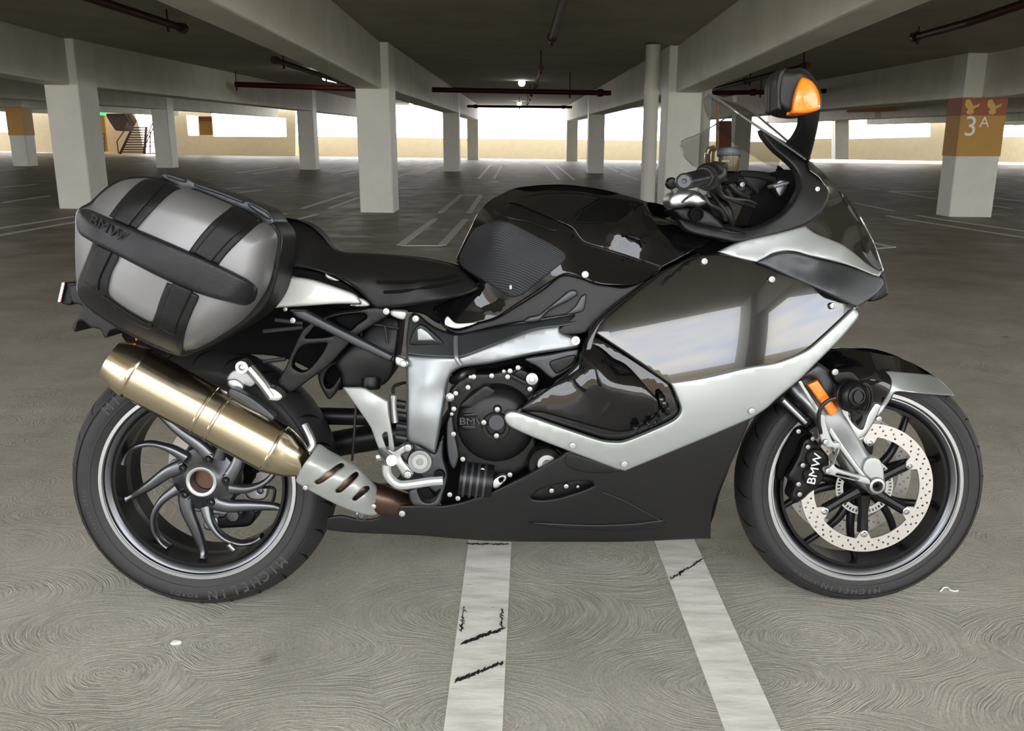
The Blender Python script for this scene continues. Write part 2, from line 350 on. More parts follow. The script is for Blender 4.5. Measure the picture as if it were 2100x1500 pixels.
# left end of the hall: wall with openings, ochre wall, stairs
tag(wslab('wall_far_left', [(-60, 196), (606, 214), (606, 326), (-60, 309)], 53.5, .25, M['cream'],
    [[(-50, 226), (30, 229), (34, 272), (-50, 270)], [(433, 228), (586, 243), (588, 281), (437, 280)], [(382, 236), (406, 238), (408, 278), (386, 278)], [(276, 234), (334, 234), (340, 312), (296, 314), (284, 256)]]), kind='structure')
tag(wslab('wall_stair_ochre', [(150, 232), (213, 234), (222, 311), (160, 311)], 52, .2, M['ochre']), kind='structure')
sg = wslab('wall_sign', [(407, 239), (434, 239), (437, 277), (410, 277)], 52, .06, M['ochre']); tag(sg, 'small ochre wayfinding panel between two far windows, right of the stairs', 'sign')
wslab('sign_band', [(407, 239), (434, 239), (435, 249), (408, 249)], 51.9, .05, M['ochred'], parent=sg)
st = empty('staircase', WY(270, 314, 48)); tag(st, 'dark metal staircase with railings at the far left of the garage', 'staircase')
def stp(name, V3, mat, r=None):
    mb = MB()
    for seg in V3: mb.tube([p-st.location for p in seg], r, 6)
    return mb.build(name, mat, st)
a = wslab('upper_flight', [(215, 233), (252, 233), (262, 248), (250, 269), (237, 268), (226, 252)], 49.2, 1.2, M['steelbrown']); a.parent = st; a.matrix_parent_inverse = Matrix.Translation(-st.location)
mb = MB()
for k in range(11):
    t = k/10; x = 248+(272-248)*t; y = 312+(262-312)*t; wpx = 48-20*t
    A = WY(x, y, 48+3*t)-st.location; B = WY(x+wpx, y, 48+3*t)-st.location
    mb.box((A.x, A.y, A.z-.03), (B.x, A.y+.26, A.z+.03))
mb.build('tread', M['steelbrown'], st, False)
stp('stringer', [[WY(247, 314, 48), WY(272, 262, 51)], [WY(296, 314, 48), WY(300, 262, 51)]], M['steelbrown'], .07)
stp('railing', [[WY(240, 290, 48), WY(262, 258, 50)], [WY(240, 290, 48), WY(243, 315, 48)], [WY(298, 290, 48), WY(318, 240, 50)], [WY(298, 290, 48), WY(298, 315, 48)], [WY(298, 298, 48), WY(320, 250, 50)], [WY(308, 270, 49), WY(308, 314, 49)],
    [WY(318, 240, 50), WY(340, 240, 50)], [WY(300, 292, 50), WY(340, 292, 50)], [WY(300, 300, 50), WY(340, 300, 50)], [WY(320, 235, 50), WY(320, 314, 50)], [WY(254, 234, 49), WY(270, 258, 49)], [WY(262, 234, 49), WY(275, 256, 49)]], M['steelbrown'], .03)
rl = MB()
for px in (194, 201, 208, 214): rl.tube([WY(px, 274, 47), WY(px+1, 312, 47)], .02, 6)
for py in (274, 284, 294, 304): rl.tube([WY(191, py, 47), WY(215, py, 47)], .02, 6)
tag(rl.build('guard_rail', M['steelbrown']), 'low brown guard rail in front of the ochre wall at far left', 'railing')
es = wslab('exit_sign', [(202, 228), (216, 229), (216, 237), (202, 236)], 46, .1, M['exitg']); mb = MB(); q = WY(209, 229, 46.05); mb.tube([q, Vector((q.x, q.y, warp(q.x, q.y, 2.9)[2]))], .03, 8); mb.build('hanger_rod', M['drain'], es); tag(es, 'small green lit exit sign hanging over the staircase', 'sign')
# right end
tag(wslab('column', [(1713, 205), (1740, 205), (1740, 327), (1713, 327)], 50.4, .6, M['paint']), 'farthest white column at right, between two bright openings', 'column', 'concrete columns of the far row', 'structure')
tag(wslab('wall_far_right', [(1640, 214), (2240, 205), (2240, 336), (1640, 326)], 53.6, .25, M['cream'],
    [[(1668, 243), (1711, 242), (1711, 284), (1668, 285)], [(1742, 240), (1908, 234), (1908, 281), (1742, 285)], [(2046, 226), (2220, 222), (2220, 279), (2046, 281)], ]), kind='structure')
tag(wslab('trim_1', [(1738, 216), (1883, 207), (1883, 227), (1738, 231)], 33.2, .12, M['ochre']), kind='structure')
fb = empty('office_building', (58, 130, -2)); tag(fb, 'white office building with small dark windows seen through the far right opening', 'building')
mb = MB(); mb.box((-20, 0, -10), (70, 14, 30)); mb.build('facade', M['facade'], fb, False)
for k in range(9):
    for j in range(2):
        if (k+j) % 4 == 3: continue
        m2 = MB(); m2.box((-8+k*2.4, -.12, 1.2+j*3.1), (-7.2+k*2.4, .02, 3.0+j*3.1)); m2.build('window', M['facwin'], fb, False)
# ------------------------------------------------ the 3A sign on the right column, and the band on the distant left column
def colband(x0, x1, y0, z0, z1, mat, name, parent, e=.006, ysz=.75):
    mb = MB(); A = warp(x0, y0, z0)[2]; B = warp(x0, y0, z1)[2]
    mb.box((x0-e, y0-e, A), (x1+e, y0+ysz+e, B)); return mb.build(name, mat, parent, False)
sg = colband(8.02, 8.82, 16.9, 1.1, 2.14, M['ochre'], 'column_sign', None, .006, .55); tag(sg, 'ochre band with 3A lettering and butterflies wrapped round the right column', 'sign', kind='thing')
sb = colband(8.02, 8.82, 16.9, 1.82, 2.13, M['ochred'], 'sign_header', sg, .009, .55)
def text_mesh(body, size, mat, parent, name, Mx, ext=.001, sx=1.0, shear=0, align='CENTER'):
    cu = bpy.data.curves.new(name, 'FONT'); cu.body = body; cu.size = size; cu.extrude = ext; cu.align_x = align; cu.align_y = 'CENTER'; cu.shear = shear
    t = bpy.data.objects.new(name, cu); COL.objects.link(t); dg = bpy.context.evaluated_depsgraph_get(); me = bpy.data.meshes.new_from_object(t.evaluated_get(dg))
    bpy.data.objects.remove(t); me.transform(Mx@Matrix.Diagonal((sx, 1, 1, 1))); me.materials.clear(); me.materials.append(mat)
    o = bpy.data.objects.new(name, me); COL.objects.link(o)
    if parent is not None: o.parent = parent
    return o
R90 = Matrix.Rotation(radians(90), 4, 'X')
zt = warp(8.3, 16.9, 1.62)[2]
text_mesh('3', .50, M['white'], sg, 'sign_numeral', Matrix.Translation((8.21, 16.885, zt))@R90, .003)
text_mesh('A', .27, M['white'], sg, 'sign_letter', Matrix.Translation((8.45, 16.885, zt+.08))@R90, .003)
for cx in (8.17, 8.57):
    cz = warp(8.3, 16.9, 1.98)[2]
    P = [(-.11, .04), (-.10, .12), (-.04, .13), (.01, .07), (.04, .01), (.10, .03), (.16, .06), (.14, .0), (.07, -.03), (.05, -.05), (.07, -.10), (.02, -.14), (-.05, -.13), (-.07, -.09), (-.04, -.05), (-.09, -.01)]
    Pp, Fc = tri(P); f = [Vector((cx+a, 16.883, cz+b)) for a, b in Pp]; bk = [v+Vector((0, .006, 0)) for v in f]
    V, G = extr(f, bk, Fc); mesh('butterfly_print', V, G, M['ochrel'], sg)
sg2 = colband(-19.15, -18.55, 34.4, 1.12, 2.14, M['ochre'], 'column_sign', None, .01, .7); tag(sg2, 'ochre band round the distant column left of the near left column', 'sign')
# ------------------------------------------------ pipes
def pipe(pts, r, label, name='sprinkler_pipe', mat='red', hang=(), fit=(), group='dark red sprinkler pipes under the ceiling'):
    mb = MB(); mb.tube(pts, r, 14); o = mb.build(name, M[mat]); tag(o, label, 'pipe', group)
    for t in fit:
        p = Vector(pts[0]).lerp(Vector(pts[-1]), t); d = (Vector(pts[-1])-Vector(pts[0])).normalized(); m2 = MB(); m2.tube([p-d*.07, p+d*.07], r*1.45, 14); m2.build('coupling', M[mat], o)
    for t in hang:
        p = Vector(pts[0]).lerp(Vector(pts[-1]), t); m2 = MB(); m2.tube([p, Vector((p.x, p.y, warp(p.x, p.y, 2.9)[2]))], .012, 6); m2.tube([p-Vector((0, 0, .0)), p-Vector((0, 0, r*2.2))], .02, 8); m2.build('hanger_rod', M[mat], o)
    return o
pipe([WY(160, -12, 10.3), WY(378, 59, 13.7)], .05, 'dark red sprinkler pipe ending under the ceiling, upper left', fit=(.97,), hang=(.8,))
pipe([WY(560, 122, 17.3), WY(721, 175.5, 23.9)], .05, 'dark red sprinkler pipe running back beside the left tube lamp', fit=(.02,), hang=(.1, .6))
pipe([WY(482, 173, 24.4), WY(745, 183, 24.4)], .07, 'dark red cross pipe left of the nearest white column', hang=(0.01,))
pipe([WY(1160, -14, 9.6), WY(1131, 80, 14.4)], .05, 'dark red sprinkler pipe at the top centre of the ceiling', fit=(.97,), hang=(.98,))
pipe([WY(886, 184, 23.2), WY(1253, 191, 23.2)], .062, 'long dark red cross pipe over the middle aisle', fit=(.94,), hang=(.77,))
pipe([WY(1111, 138, 16.6), WY(1097, 181, 23)], .035, 'short dark red branch pipe joining the long cross pipe', fit=(.02, .8), hang=(.1,))
pipe([WY(1090, 196, 26), WY(1080, 216, 38)], .035, 'thin dark red branch pipe between the two cross pipes', fit=(.2, .6), hang=(.25, .7))
pipe([WY(958, 218, 38.4), WY(1173, 220, 38.4)], .055, 'farther dark red cross pipe over the middle aisle', fit=(.08, .92), hang=(.5,))
pipe([WY(1990, 45, 11.6), WY(1873, 77, 14.0)], .05, 'dark red sprinkler pipe ending at the upper right', fit=(.95,), hang=(.9,))
pipe([WY(2240, -40, 9.0), WY(1990, 45, 11.6)], .05, 'dark red sprinkler pipe leaving the picture at the upper right')
pipe([WY(1452, 191, 24.5), WY(1760, 186, 24.5)], .06, 'dark red cross pipe behind the mirror', fit=(.3,), hang=(.35, .6))
pipe([WY(1658, 134, 16.4), WY(1470, 181.5, 23.5)], .05, 'dark red pipe running back behind the mirror housing', fit=(.03, .6), hang=(.04, .55))
def vpipe(x0, x1, y, ztop, label):
    cx = (WY(x0, 300, y).x+WY(x1, 300, y).x)/2; r = (WY(x1, 300, y).x-WY(x0, 300, y).x)/2
    mb = MB(); mb.tube([Vector(warp(cx, y, -.02)), Vector(warp(cx, y, ztop))], r, 24); o = mb.build('drain_pipe', M['drain']); tag(o, label, 'pipe', 'white drain pipes beside the column')
    for z in (.9, 2.1):
        m2 = MB(); c = Vector(warp(cx, y, z)); m2.tube([c-Vector((0, 0, .02)), c+Vector((0, 0, .02))], r*1.12, 24); m2.build('pipe_clamp', M['drain'], o)
vpipe(1317, 1347, 15.9, 2.87, 'tall white drain pipe standing left of the column behind the handlebar')
vpipe(1429, 1454, 17.1, 2.87, 'white drain pipe standing right of the column behind the windscreen')
mb = MB(); mb.tube([WY(1472, 200, 16.6), WY(1471, 296, 16.6), WY(1470, 303, 16.6), WY(1463, 312, 16.6), WY(1462, 330, 16.6), FL(1462, 436)], .028, 10)
tag(mb.build('conduit', pm('ochre_conduit', (.42, .26, .10), .5)), 'thin ochre conduit with an offset bend beside the white drain pipe', 'pipe')
tag(wslab('wall_poster', [(1474, 248), (1500, 248), (1500, 322), (1474, 322)], 34, .05, M['ochred']), 'brown red panel seen through the windscreen', 'sign')
# ------------------------------------------------ lamps
def globe(px, py, y, r, label):
    c = WY(px, py, y); o = empty('ceiling_lamp', c); tag(o, label, 'lamp', 'lit garage ceiling lamps'); mb = MB(); mb.lathe([(0, -r), (r*.5, -r*.87), (r*.87, -r*.5), (r, 0), (r*.87, r*.5), (r*.5, r*.7), (0, r*.72)], (0, 0, 0), (0, 0, 1), 24); mb.build('lamp_globe', M['lamp'], o)
    top = warp(c.x, c.y, 2.9)[2]-c.z; m2 = MB(); m2.tube([(0, 0, r*.6), (0, 0, top)], r*.35, 12); m2.tube([(0, 0, r*.55), (0, 0, r*.75)], r*.95, 20); m2.build('lamp_mount', M['drain'], o)
globe(1070, 170, 27, .10, 'round lit ceiling lamp over the middle aisle, nearer of two')
globe(1065, 213, 44, .11, 'round lit ceiling lamp far down the middle aisle')
globe(843, 214, 44, .10, 'lit ceiling lamp seen past the right side of the nearest column')
c = WY(680, 163, 23.5); o = empty('tube_lamp', c); tag(o, 'bright lit tube lamp under the ceiling left of the nearest column', 'lamp')
mb = MB(); mb.tube([WY(665, 160, 23)-c, WY(696, 166, 23.6)-c], .06, 12); mb.build('lamp_tube', M['lamp'], o)
mb = MB(); A = WY(664, 157, 23)-c; B = WY(697, 163, 23.6)-c; mb.tube([A+Vector((0, 0, .03)), B+Vector((0, 0, .03))], .05, 8); mb.build('lamp_housing', M['drain'], o)
# ------------------------------------------------ floor paint
def flquad(q, label=None, group='painted parking lines on the garage floor'):
    n = 8; V = []
    for i in range(n+1):
        t = i/n; a = (q[0][0]*(1-t)+q[3][0]*t, q[0][1]*(1-t)+q[3][1]*t); b = (q[1][0]*(1-t)+q[2][0]*t, q[1][1]*(1-t)+q[2][1]*t)
        V += [FL(*a, .003), FL(*b, .003)]
    Fc = [(2*i, 2*i+1, 2*i+3, 2*i+2) for i in range(n)]
    dn = [v-Vector((0, 0, .004)) for v in V]; V, G = extr(V, dn, Fc); o = mesh('parking_line', V, G, M['line']); tag(o, label, 'road marking', group, 'structure')
flquad([(961, 1111), (1048.6, 1111), (1030, 1500), (909.5, 1500)], 'broad white painted line running out from under the bike below the footpeg'); flquad([(1343.8, 1111), (1426, 1111), (1602, 1500), (1488, 1500)], 'broad slanting white painted line beside the front wheel')
def ext(q, y0, y1):
    f = lambda a, b, y: a[0]+(b[0]-a[0])*(y-a[1])/(b[1]-a[1])
    return [(f(q[0], q[3], y0), y0), (f(q[1], q[2], y0), y0), (f(q[1], q[2], y1), y1), (f(q[0], q[3], y1), y1)]
flquad(ext([(961, 1111), (1048.6, 1111), (1030, 1500), (909.5, 1500)], 900, 1111)); flquad(ext([(1343.8, 1111), (1426, 1111), (1602, 1500), (1488, 1500)], 900, 1111))
flquad(ext([(961, 1111), (1048.6, 1111), (1030, 1500), (909.5, 1500)], 1500, 1800)); flquad(ext([(1343.8, 1111), (1426, 1111), (1602, 1500), (1488, 1500)], 1500, 1800))
def flline(a, b, w=.10):
    A = FL(*a); B = FL(*b); d = (B-A); d.z = 0; d.normalize(); n = Vector((-d.y, d.x, 0))*w/2; V = []; k = 6
    for i in range(k+1):
        p = A.lerp(B, i/k)
        for s in (-1, 1):
            q = p+n*s; V.append(Vector((q.x, q.y, warp(q.x, q.y, 0)[2]+.004)))
    Fc = [(2*i, 2*i+1, 2*i+3, 2*i+2) for i in range(k)]; dn = [v-Vector((0, 0, .006)) for v in V]; V, G = extr(V, dn, Fc)
    tag(mesh('parking_line', V, G, M['line']), None, 'road marking', 'painted parking lines on the garage floor', 'structure')
for a, b in [((903, 437), (945, 400)), ((962, 437), (987, 400)), ((945, 400.5), (987, 400.5)), ((822, 503), (893, 449)), ((907, 503), (955, 450)), ((822, 504), (907, 504)),
    ((981, 367), (1005, 340)), ((1013, 367), (1029, 340)), ((1147, 369), (1120, 341)), ((1178, 369), (1143, 341)), ((620, 428), (722, 395)), ((675, 428), (737, 405)),
    ((545, 446), (588, 438)), ((603, 452), (650, 440)), ((485, 355), (570, 343)), ((520, 357), (600, 345)), ((815, 363), (883, 340)), ((850, 363), (907, 340)), ((680, 357), (735, 346)), ((700, 359), (740, 351)),
    ((-40, 490), (160, 455)), ((-40, 475), (155, 444)), ((5, 416), (100, 402)), ((460, 388), (500, 384)), ((470, 398), (537, 390)), ((0, 385), (75, 378)), ((0, 350), (50, 346)),
    ((1240, 341), (1268, 353)), ((1260, 341), (1292, 353)), ((1272, 356), (1308, 369)), ((1753, 417), (1833, 433)), ((1824, 393), (1918, 408)), ((1824, 393), (1918, 393)), ((2031, 405), (2150, 419)),
    ((2033, 422), (2075, 428)), ((1821, 443), (2150, 495)), ((1882, 442), (2150, 481)), ((1760, 385), (1800, 389)), ((1790, 498), (1830, 507)), ((1770, 512), (1830, 507)), ((1020, 330), (1028, 326)), ((1105, 330), (1098, 326))]: flline(a, b)
def scuff(a, b, w, n, name='scuff_mark'):
    A = FL(*a, .0045); B = FL(*b, .0045); d = (B-A).normalized(); nn = Vector((-d.y, d.x, 0)); V = []; Fc = []
    for k in range(n):
        t = (k+random.random()*.5)/n; p = A.lerp(B, t)+nn*random.uniform(-.3, .3)*w; l = random.uniform(.004, .014); h = w*random.uniform(.2, .6); an = d+nn*random.uniform(-.5, .9); an.normalize(); q = Vector((-an.y, an.x, 0))
        i = len(V); V += [p-an*l-q*h*.3, p-q*h, p+an*l, p+q*h*.5]; V += [v-Vector((0, 0, .003)) for v in V[i:i+4]]
        Fc += [(i, i+1, i+2, i+3), (i+7, i+6, i+5, i+4)]+[(i+j, i+4+j, i+4+(j+1) % 4, i+(j+1) % 4) for j in range(4)]
    tag(mesh(name, V, Fc, M['rubber']), 'dark rubber scuff across a painted line', 'road marking', 'rubber scuffs on the painted lines', 'stuff')
scuff((948, 1318), (1030, 1289), .012, 34); scuff((936, 1396), (1030, 1358), .009, 26); scuff((1376, 1186), (1440, 1147), .008, 22); scuff((952, 1245), (945, 1298), .006, 12); scuff((1030, 1250), (1028, 1290), .006, 10); scuff((960, 1115), (1045, 1116), .006, 16)
# small litter
mb = MB(); c = FL(361, 1320)
P = [(-.011, -.004), (-.004, -.007), (.008, -.005), (.012, .001), (.006, .007), (-.006, .006)]
mb.add([(c.x+a, c.y+b, c.z+.004+.001*(i % 2)) for i, (a, b) in enumerate(P)]+[(c.x+a, c.y+b, c.z) for a, b in P], [tuple(range(6)), tuple(range(11, 5, -1))]+[(i, i+6, (i+1) % 6+6, (i+1) % 6) for i in range(6)])
tag(mb.build('paper_scrap', M['white'], None, False), 'tiny white scrap lying on the concrete in front of the rear wheel', 'litter')
mb = MB(); mb.tube([FL(x, y, .003) for x, y in ((1929, 1213), (1935, 1206), (1943, 1205), (1949, 1211), (1957, 1213), (1965, 1212))], .0018, 6)
tag(mb.build('string_piece', M['white']), 'short curl of white string on the floor right of the front wheel', 'litter')

# ================================================================== the motorcycle
# frame of the bike: x forward, y away from the side we see, z up; it leans a little away on its side stand
ex = Vector((1, .0125, 0)).normalized(); ez = Vector((0, sin(.10), cos(.10))); ez = (ez-ex*ez.dot(ex)).normalized(); ey = ez.cross(ex)
BO = Vector((.034, 2.04, warp(.034, 2.04, 0)[2]))
BM_ = Matrix((( ex.x, ey.x, ez.x, BO.x), (ex.y, ey.y, ez.y, BO.y), (ex.z, ey.z, ez.z, BO.z), (0, 0, 0, 1)))
BI = BM_.inverted(); CL = BI@Vector(C0); BI3 = BI.to_3x3()
bike = empty('motorcycle'); bike.matrix_world = BM_
tag(bike, 'black and silver sport touring motorcycle parked sideways with a grey pannier', 'motorcycle')
def Lp(px, py, w=0.):
    d = BI3@Vector(ray(px, py)); t = (-w-CL.y)/d.y; return CL+d*t
def Z(k):
    """points read off an enlarged crop -> frame pixels"""
    ox, oy, s = {1: (100, 330, 3.488), 2: (100, 640, 2.42), 3: (540, 500, 4.167), 4: (660, 620, 3.0), 5: (920, 360, 3.889), 6: (1300, 120, 2.779), 7: (1000, 600, 2.625), 8: (1480, 690, 2.632), 9: (0, 0, 1)}[k]
    return lambda x, y: (ox+x/s, oy+y/s)
def zz(k, *pts):
    f = Z(k); return [f(p[0], p[1])+tuple(p[2:]) for p in pts]
def cr(P, n=6):
    """closed outline; a third value 1 marks a corner, the rest is a smooth curve"""
    N = len(P); out = []
    c = [len(p) > 2 and p[2] == 1 for p in P]; Q = [np.array(p[:2], float) for p in P]
    for i in range(N):
        a, b = Q[i], Q[(i+1) % N]
        if c[i] and c[(i+1) % N]: out.append(tuple(a)); continue
        p0 = a if c[i] else Q[i-1]; p3 = b if c[(i+1) % N] else Q[(i+2) % N]
        L_ = np.linalg.norm(b-a); m = max(2, min(n, int(L_/5)+1))
        m0 = (b-p0)*.5*min(1, 1.5*L_/max(1e-6, np.linalg.norm(a-p0) or L_)); m1 = (p3-a)*.5*min(1, 1.5*L_/max(1e-6, np.linalg.norm(p3-b) or L_))
        for k in range(m):
            t = k/m; out.append(tuple((2*t**3-3*t*t+1)*a+(t**3-2*t*t+t)*m0+(-2*t**3+3*t*t)*b+(t**3-t*t)*m1))
    return out
def pdist(Q, poly):
    Q = np.asarray(Q, float); P = np.asarray(poly, float); d = np.full(len(Q), 1e9)
    for i in range(len(P)):
        a, b = P[i-1], P[i]; ab = b-a; l = ab@ab
        if l < 1e-9: continue
        t = np.clip(((Q-a)@ab)/l, 0, 1); d = np.minimum(d, np.hypot(*(Q-a-t[:, None]*ab).T))
    return d
class Field:
    """lateral position of a surface: a smooth sheet through control points (px, py, w), with an optional crown from its outline"""
    def __init__(s, ctrl, outline=None, crown=0., R=1., add=0., p=2., quad=False):
        s.c = np.array(ctrl, float); s.o = outline; s.cr = crown; s.R = R; s.add = add; s.p = p; n = len(s.c)
        s.q = quad
        if quad:
            s.k = None; s.a = np.linalg.lstsq(s.B(s.c[:, :2]), s.c[:, 2], rcond=None)[0]
        elif n < 4: 
            s.k = None; A = np.c_[np.ones(n), s.c[:, :2]]; s.a = np.linalg.lstsq(A, s.c[:, 2], rcond=None)[0] if n == 3 else np.array([s.c[:, 2].mean(), 0, 0])
        else:
            X = s.c[:, :2]/100; D = np.hypot(*(X[:, None]-X[None]).transpose(2, 0, 1)); K = D*D*np.log(D+1e-9)+np.eye(n)*1e-3
            Pm = np.c_[np.ones(n), X]; A = np.block([[K, Pm], [Pm.T, np.zeros((3, 3))]])
            r = np.linalg.solve(A, np.r_[s.c[:, 2], 0, 0, 0]); s.k = r[:n]; s.a = r[n:]; s.X = X
    def B(s, Q): x, y = (Q[:, 0]-1350)/400, (Q[:, 1]-750)/300; return np.c_[x*0+1, x, y, x*x, x*y, y*y, y**3, x**3, x*x*y]
    def at(s, Q):
        Q = np.asarray(Q, float).reshape(-1, 2)
        if s.q: w = s.B(Q)@s.a
        elif s.k is None: w = s.a[0]+Q@s.a[1:]
        else:
            X = Q/100; D = np.hypot(*(X[:, None]-s.X[None]).transpose(2, 0, 1)); w = (D*D*np.log(D+1e-9))@s.k+s.a[0]+X@s.a[1:]
        if s.cr:
            d = pdist(Q, s.o); t = np.clip(d/s.R, 0, 1); t[~inside(Q, s.o)] = 0; w = w+s.cr*(1-(1-t)**s.p)**(1/s.p)
        return w+s.add
    def __call__(s, x, y): return float(s.at([(x, y)])[0])
    def plus(s, e):
        import copy; c = copy.copy(s); c.add = s.add+e; return c
def dense(P, m):
    out = []
    for i in range(len(P)):
        a, b = np.array(P[i]), np.array(P[(i+1) % len(P)]); k = max(1, int(math.ceil(np.hypot(*(b-a))/m)))
        out += [tuple(a+(b-a)*j/k) for j in range(k)]
    return out
def panel(name, pts, w, mat, parent=None, th=.006, lip=.004, lr=3.5, step=9., holes=(), mirror=False, smooth=True, n=6, auto=50, far=None, zc=None):
    """a shell panel: traced outline, its own distance from the centre plane, rounded lip and thickness"""
    out = dense(cr(zz(zc, *pts) if zc else pts, n), max(3., lr*.8))
    H = [dense(cr(zz(zc, *h) if zc else h, n), max(3., lr*.8)) for h in holes]
    fld = w if isinstance(w, Field) else Field([(0, 0, w)])
    x0, y0 = np.min(out, 0); x1, y1 = np.max(out, 0)
    gx, gy = np.meshgrid(np.arange(x0+step/2, x1, step), np.arange(y0+step/2, y1, step)); gx = gx+(np.arange(gx.shape[0])[:, None] % 2)*step/2
    G = np.c_[gx.ravel(), gy.ravel()]; loops = [out]+H
    def alld(Q):
        d = pdist(Q, out)
        for h in H: d = np.minimum(d, pdist(Q, h))
        k = inside(Q, out)
        for h in H: k &= ~inside(Q, h)
        d[~k] = -1; return d
    R_ = []
    for off in (lr*.28, lr*.62, lr):
        for lp in loops:
            A = np.array(lp); T = np.roll(A, -1, 0)-np.roll(A, 1, 0); Nn = np.c_[-T[:, 1], T[:, 0]]/np.maximum(1e-6, np.hypot(*T.T))[:, None]
            for s in (1, -1):
                Q = A+Nn*off*s; R_.append(Q[alld(Q) > off*.8])
    R_ = np.vstack(R_); G = G[alld(G) > lr+step*.35]
    if len(R_) > 1:
        keep = []; seen = set()
        for q in R_:
            k = (round(q[0]/(lr*.26)), round(q[1]/(lr*.26)))
            if k in seen: continue
            seen.add(k); keep.append(q)
        R_ = np.array(keep)
    Pt, Fc = tri([tuple(p) for p in out], [[tuple(q) for q in h] for h in H], [tuple(q) for q in R_]+[tuple(q) for q in G])
    ww = fld.at(Pt); d = pdist(Pt, out)
    for h in H: d = np.minimum(d, pdist(Pt, h))
    t = np.clip(d/lr, 0, 1); wl = ww-lip*(1-np.sqrt(np.clip(1-(1-t)**2, 0, 1)))
    f = [Lp(p[0], p[1], a) for p, a in zip(Pt, wl)]
    if far is not None: b = [Vector((v.x, -far, v.z)) for v in f]
    else: b = [v+Vector((0, th, 0)) for v in f]
    V, Gc = extr(f, b, Fc)
    if mirror == 'only': return mesh(name, [(v[0], -v[1], v[2]) for v in V], Gc, mat, parent or bike, smooth, auto)
    o = mesh(name, V, Gc, mat, parent or bike, smooth, auto)
    if mirror:
        V2 = [(v[0], -v[1], v[2]) for v in V]; mesh(name, V2, Gc, mat, parent or bike, smooth, auto)
    return o
def tubep(name, pts, r, mat, parent=None, zc=None, n=10):
    """tube along (px, py, w) points, smoothed"""
    f = Z(zc) if zc else (lambda x, y: (x, y)); P = [Lp(*f(p[0], p[1]), p[2]) for p in pts]
    if len(P) > 2:
        Q = []
        for i in range(len(P)-1):
            p0, p1, p2, p3 = P[max(i-1, 0)], P[i], P[i+1], P[min(i+2, len(P)-1)]
            for k in range(5):
                t = k/5; Q.append(.5*((2*p1)+(p2-p0)*t+(2*p0-5*p1+4*p2-p3)*t*t+(3*p1-p0-3*p2+p3)*t**3))
        P = Q+[P[-1]]
    mb = MB(); mb.tube(P, r, n); return mb.build(name, mat, parent or bike)
def disc(name, px, py, w, prof, mat, parent=None, zc=None, n=40, ax=(0, -1, 0)):
    """lathe turned about the lateral axis; prof = (radius, toward us)"""
    f = Z(zc) if zc else (lambda x, y: (x, y)); mb = MB(); mb.lathe(prof, Lp(*f(px, py), w), ax, n, closed=prof[0][0] > 0 and prof[-1][0] > 0 and name.endswith('ring')); return mb.build(name, mat, parent or bike)
# one bolt, copied everywhere
BOLT = {}
def bolt(px, py, w, r=.0068, mat='bright', parent=None, zc=None, h=.006):
    f = Z(zc) if zc else (lambda x, y: (x, y)); key = (mat,)
    if key not in BOLT:
        mb = MB(); mb.lathe([(1, 0), (1, .55), (.85, .8), (.5, .85), (.45, .45), (0, .45)], (0, 0, 0), (0, -1, 0), 16); o = mb.build('bolt', M[mat], parent or bike); BOLT[key] = o
    else:
        o = BOLT[key].copy(); COL.objects.link(o); o.parent = parent or bike
    o.location = Lp(*f(px, py), w); o.scale = (r, h, r); return o
# ------------------------------------------------------------------ wheels
def tyre(name, c, R, W, rim_r, rim_w, mat, parent, tread=18, seedy=1):
    mb = MB(); h = W/2; prof = []
    for a in np.linspace(-1.32, 1.32, 23): prof.append((R-.92*(R-rim_r)*.62*(1-cos(a))*1.15, h*sin(a)/sin(1.32)*.985))
    side = [(rim_r+.045, h), (rim_r+.030, h*.985), (rim_r+.012, h*.93), (rim_r+.004, rim_w+.004), (rim_r-.006, rim_w)]
    e = prof[-1]; side = [(e[0]-.006, e[1]+.0006)]+[s for s in side if s[0] < e[0]-.008]
    full = [(r, -a) for r, a in reversed(side)]+prof+side
    mb.lathe(full, c, (0, -1, 0), 128, cap=False); o = mb.build(name, mat, parent, True, 60)
    # tread sipes as shallow grooves: thin dark wedges cut just proud of the shoulder
    return o
def grooves(c, R, W, parent, n=26, rim_r=.2325):
    mb = MB(); h = W/2
    def sp(a, ang, lift):
        r = R-.92*(R-rim_r)*.62*(1-cos(a))*1.15+lift; y = -h*sin(a)/sin(1.32)*.985
        return Vector((c[0]+r*cos(ang), c[1]+y, c[2]+r*sin(ang)))
    for k in range(n):
        for sgn in (1, -1):
            a0 = 2*pi*k/n+(.0 if sgn > 0 else pi/n); m = 8; V = []
            for i in range(m+1):
                t = i/m; a = sgn*(.22+t*.86); wd = .010*sin(pi*min(1, t*1.15+.05))+.002; ang = a0+.20*t-.10*t*t
                V += [sp(a, ang-wd, .0006), sp(a, ang+wd, .0006)]
            mb.add(V, [(2*i, 2*i+1, 2*i+3, 2*i+2) for i in range(m)])
    me = parent.data; k0 = len(me.polygons); bm = bmesh.new(); bm.from_mesh(me)
    vs = [bm.verts.new(v) for v in mb.V]; me.materials.append(M['deep'])
    for f in mb.F:
        q = bm.faces.new([vs[i] for i in f]); q.material_index = 1; q.smooth = True
    bm.to_mesh(me); bm.free()
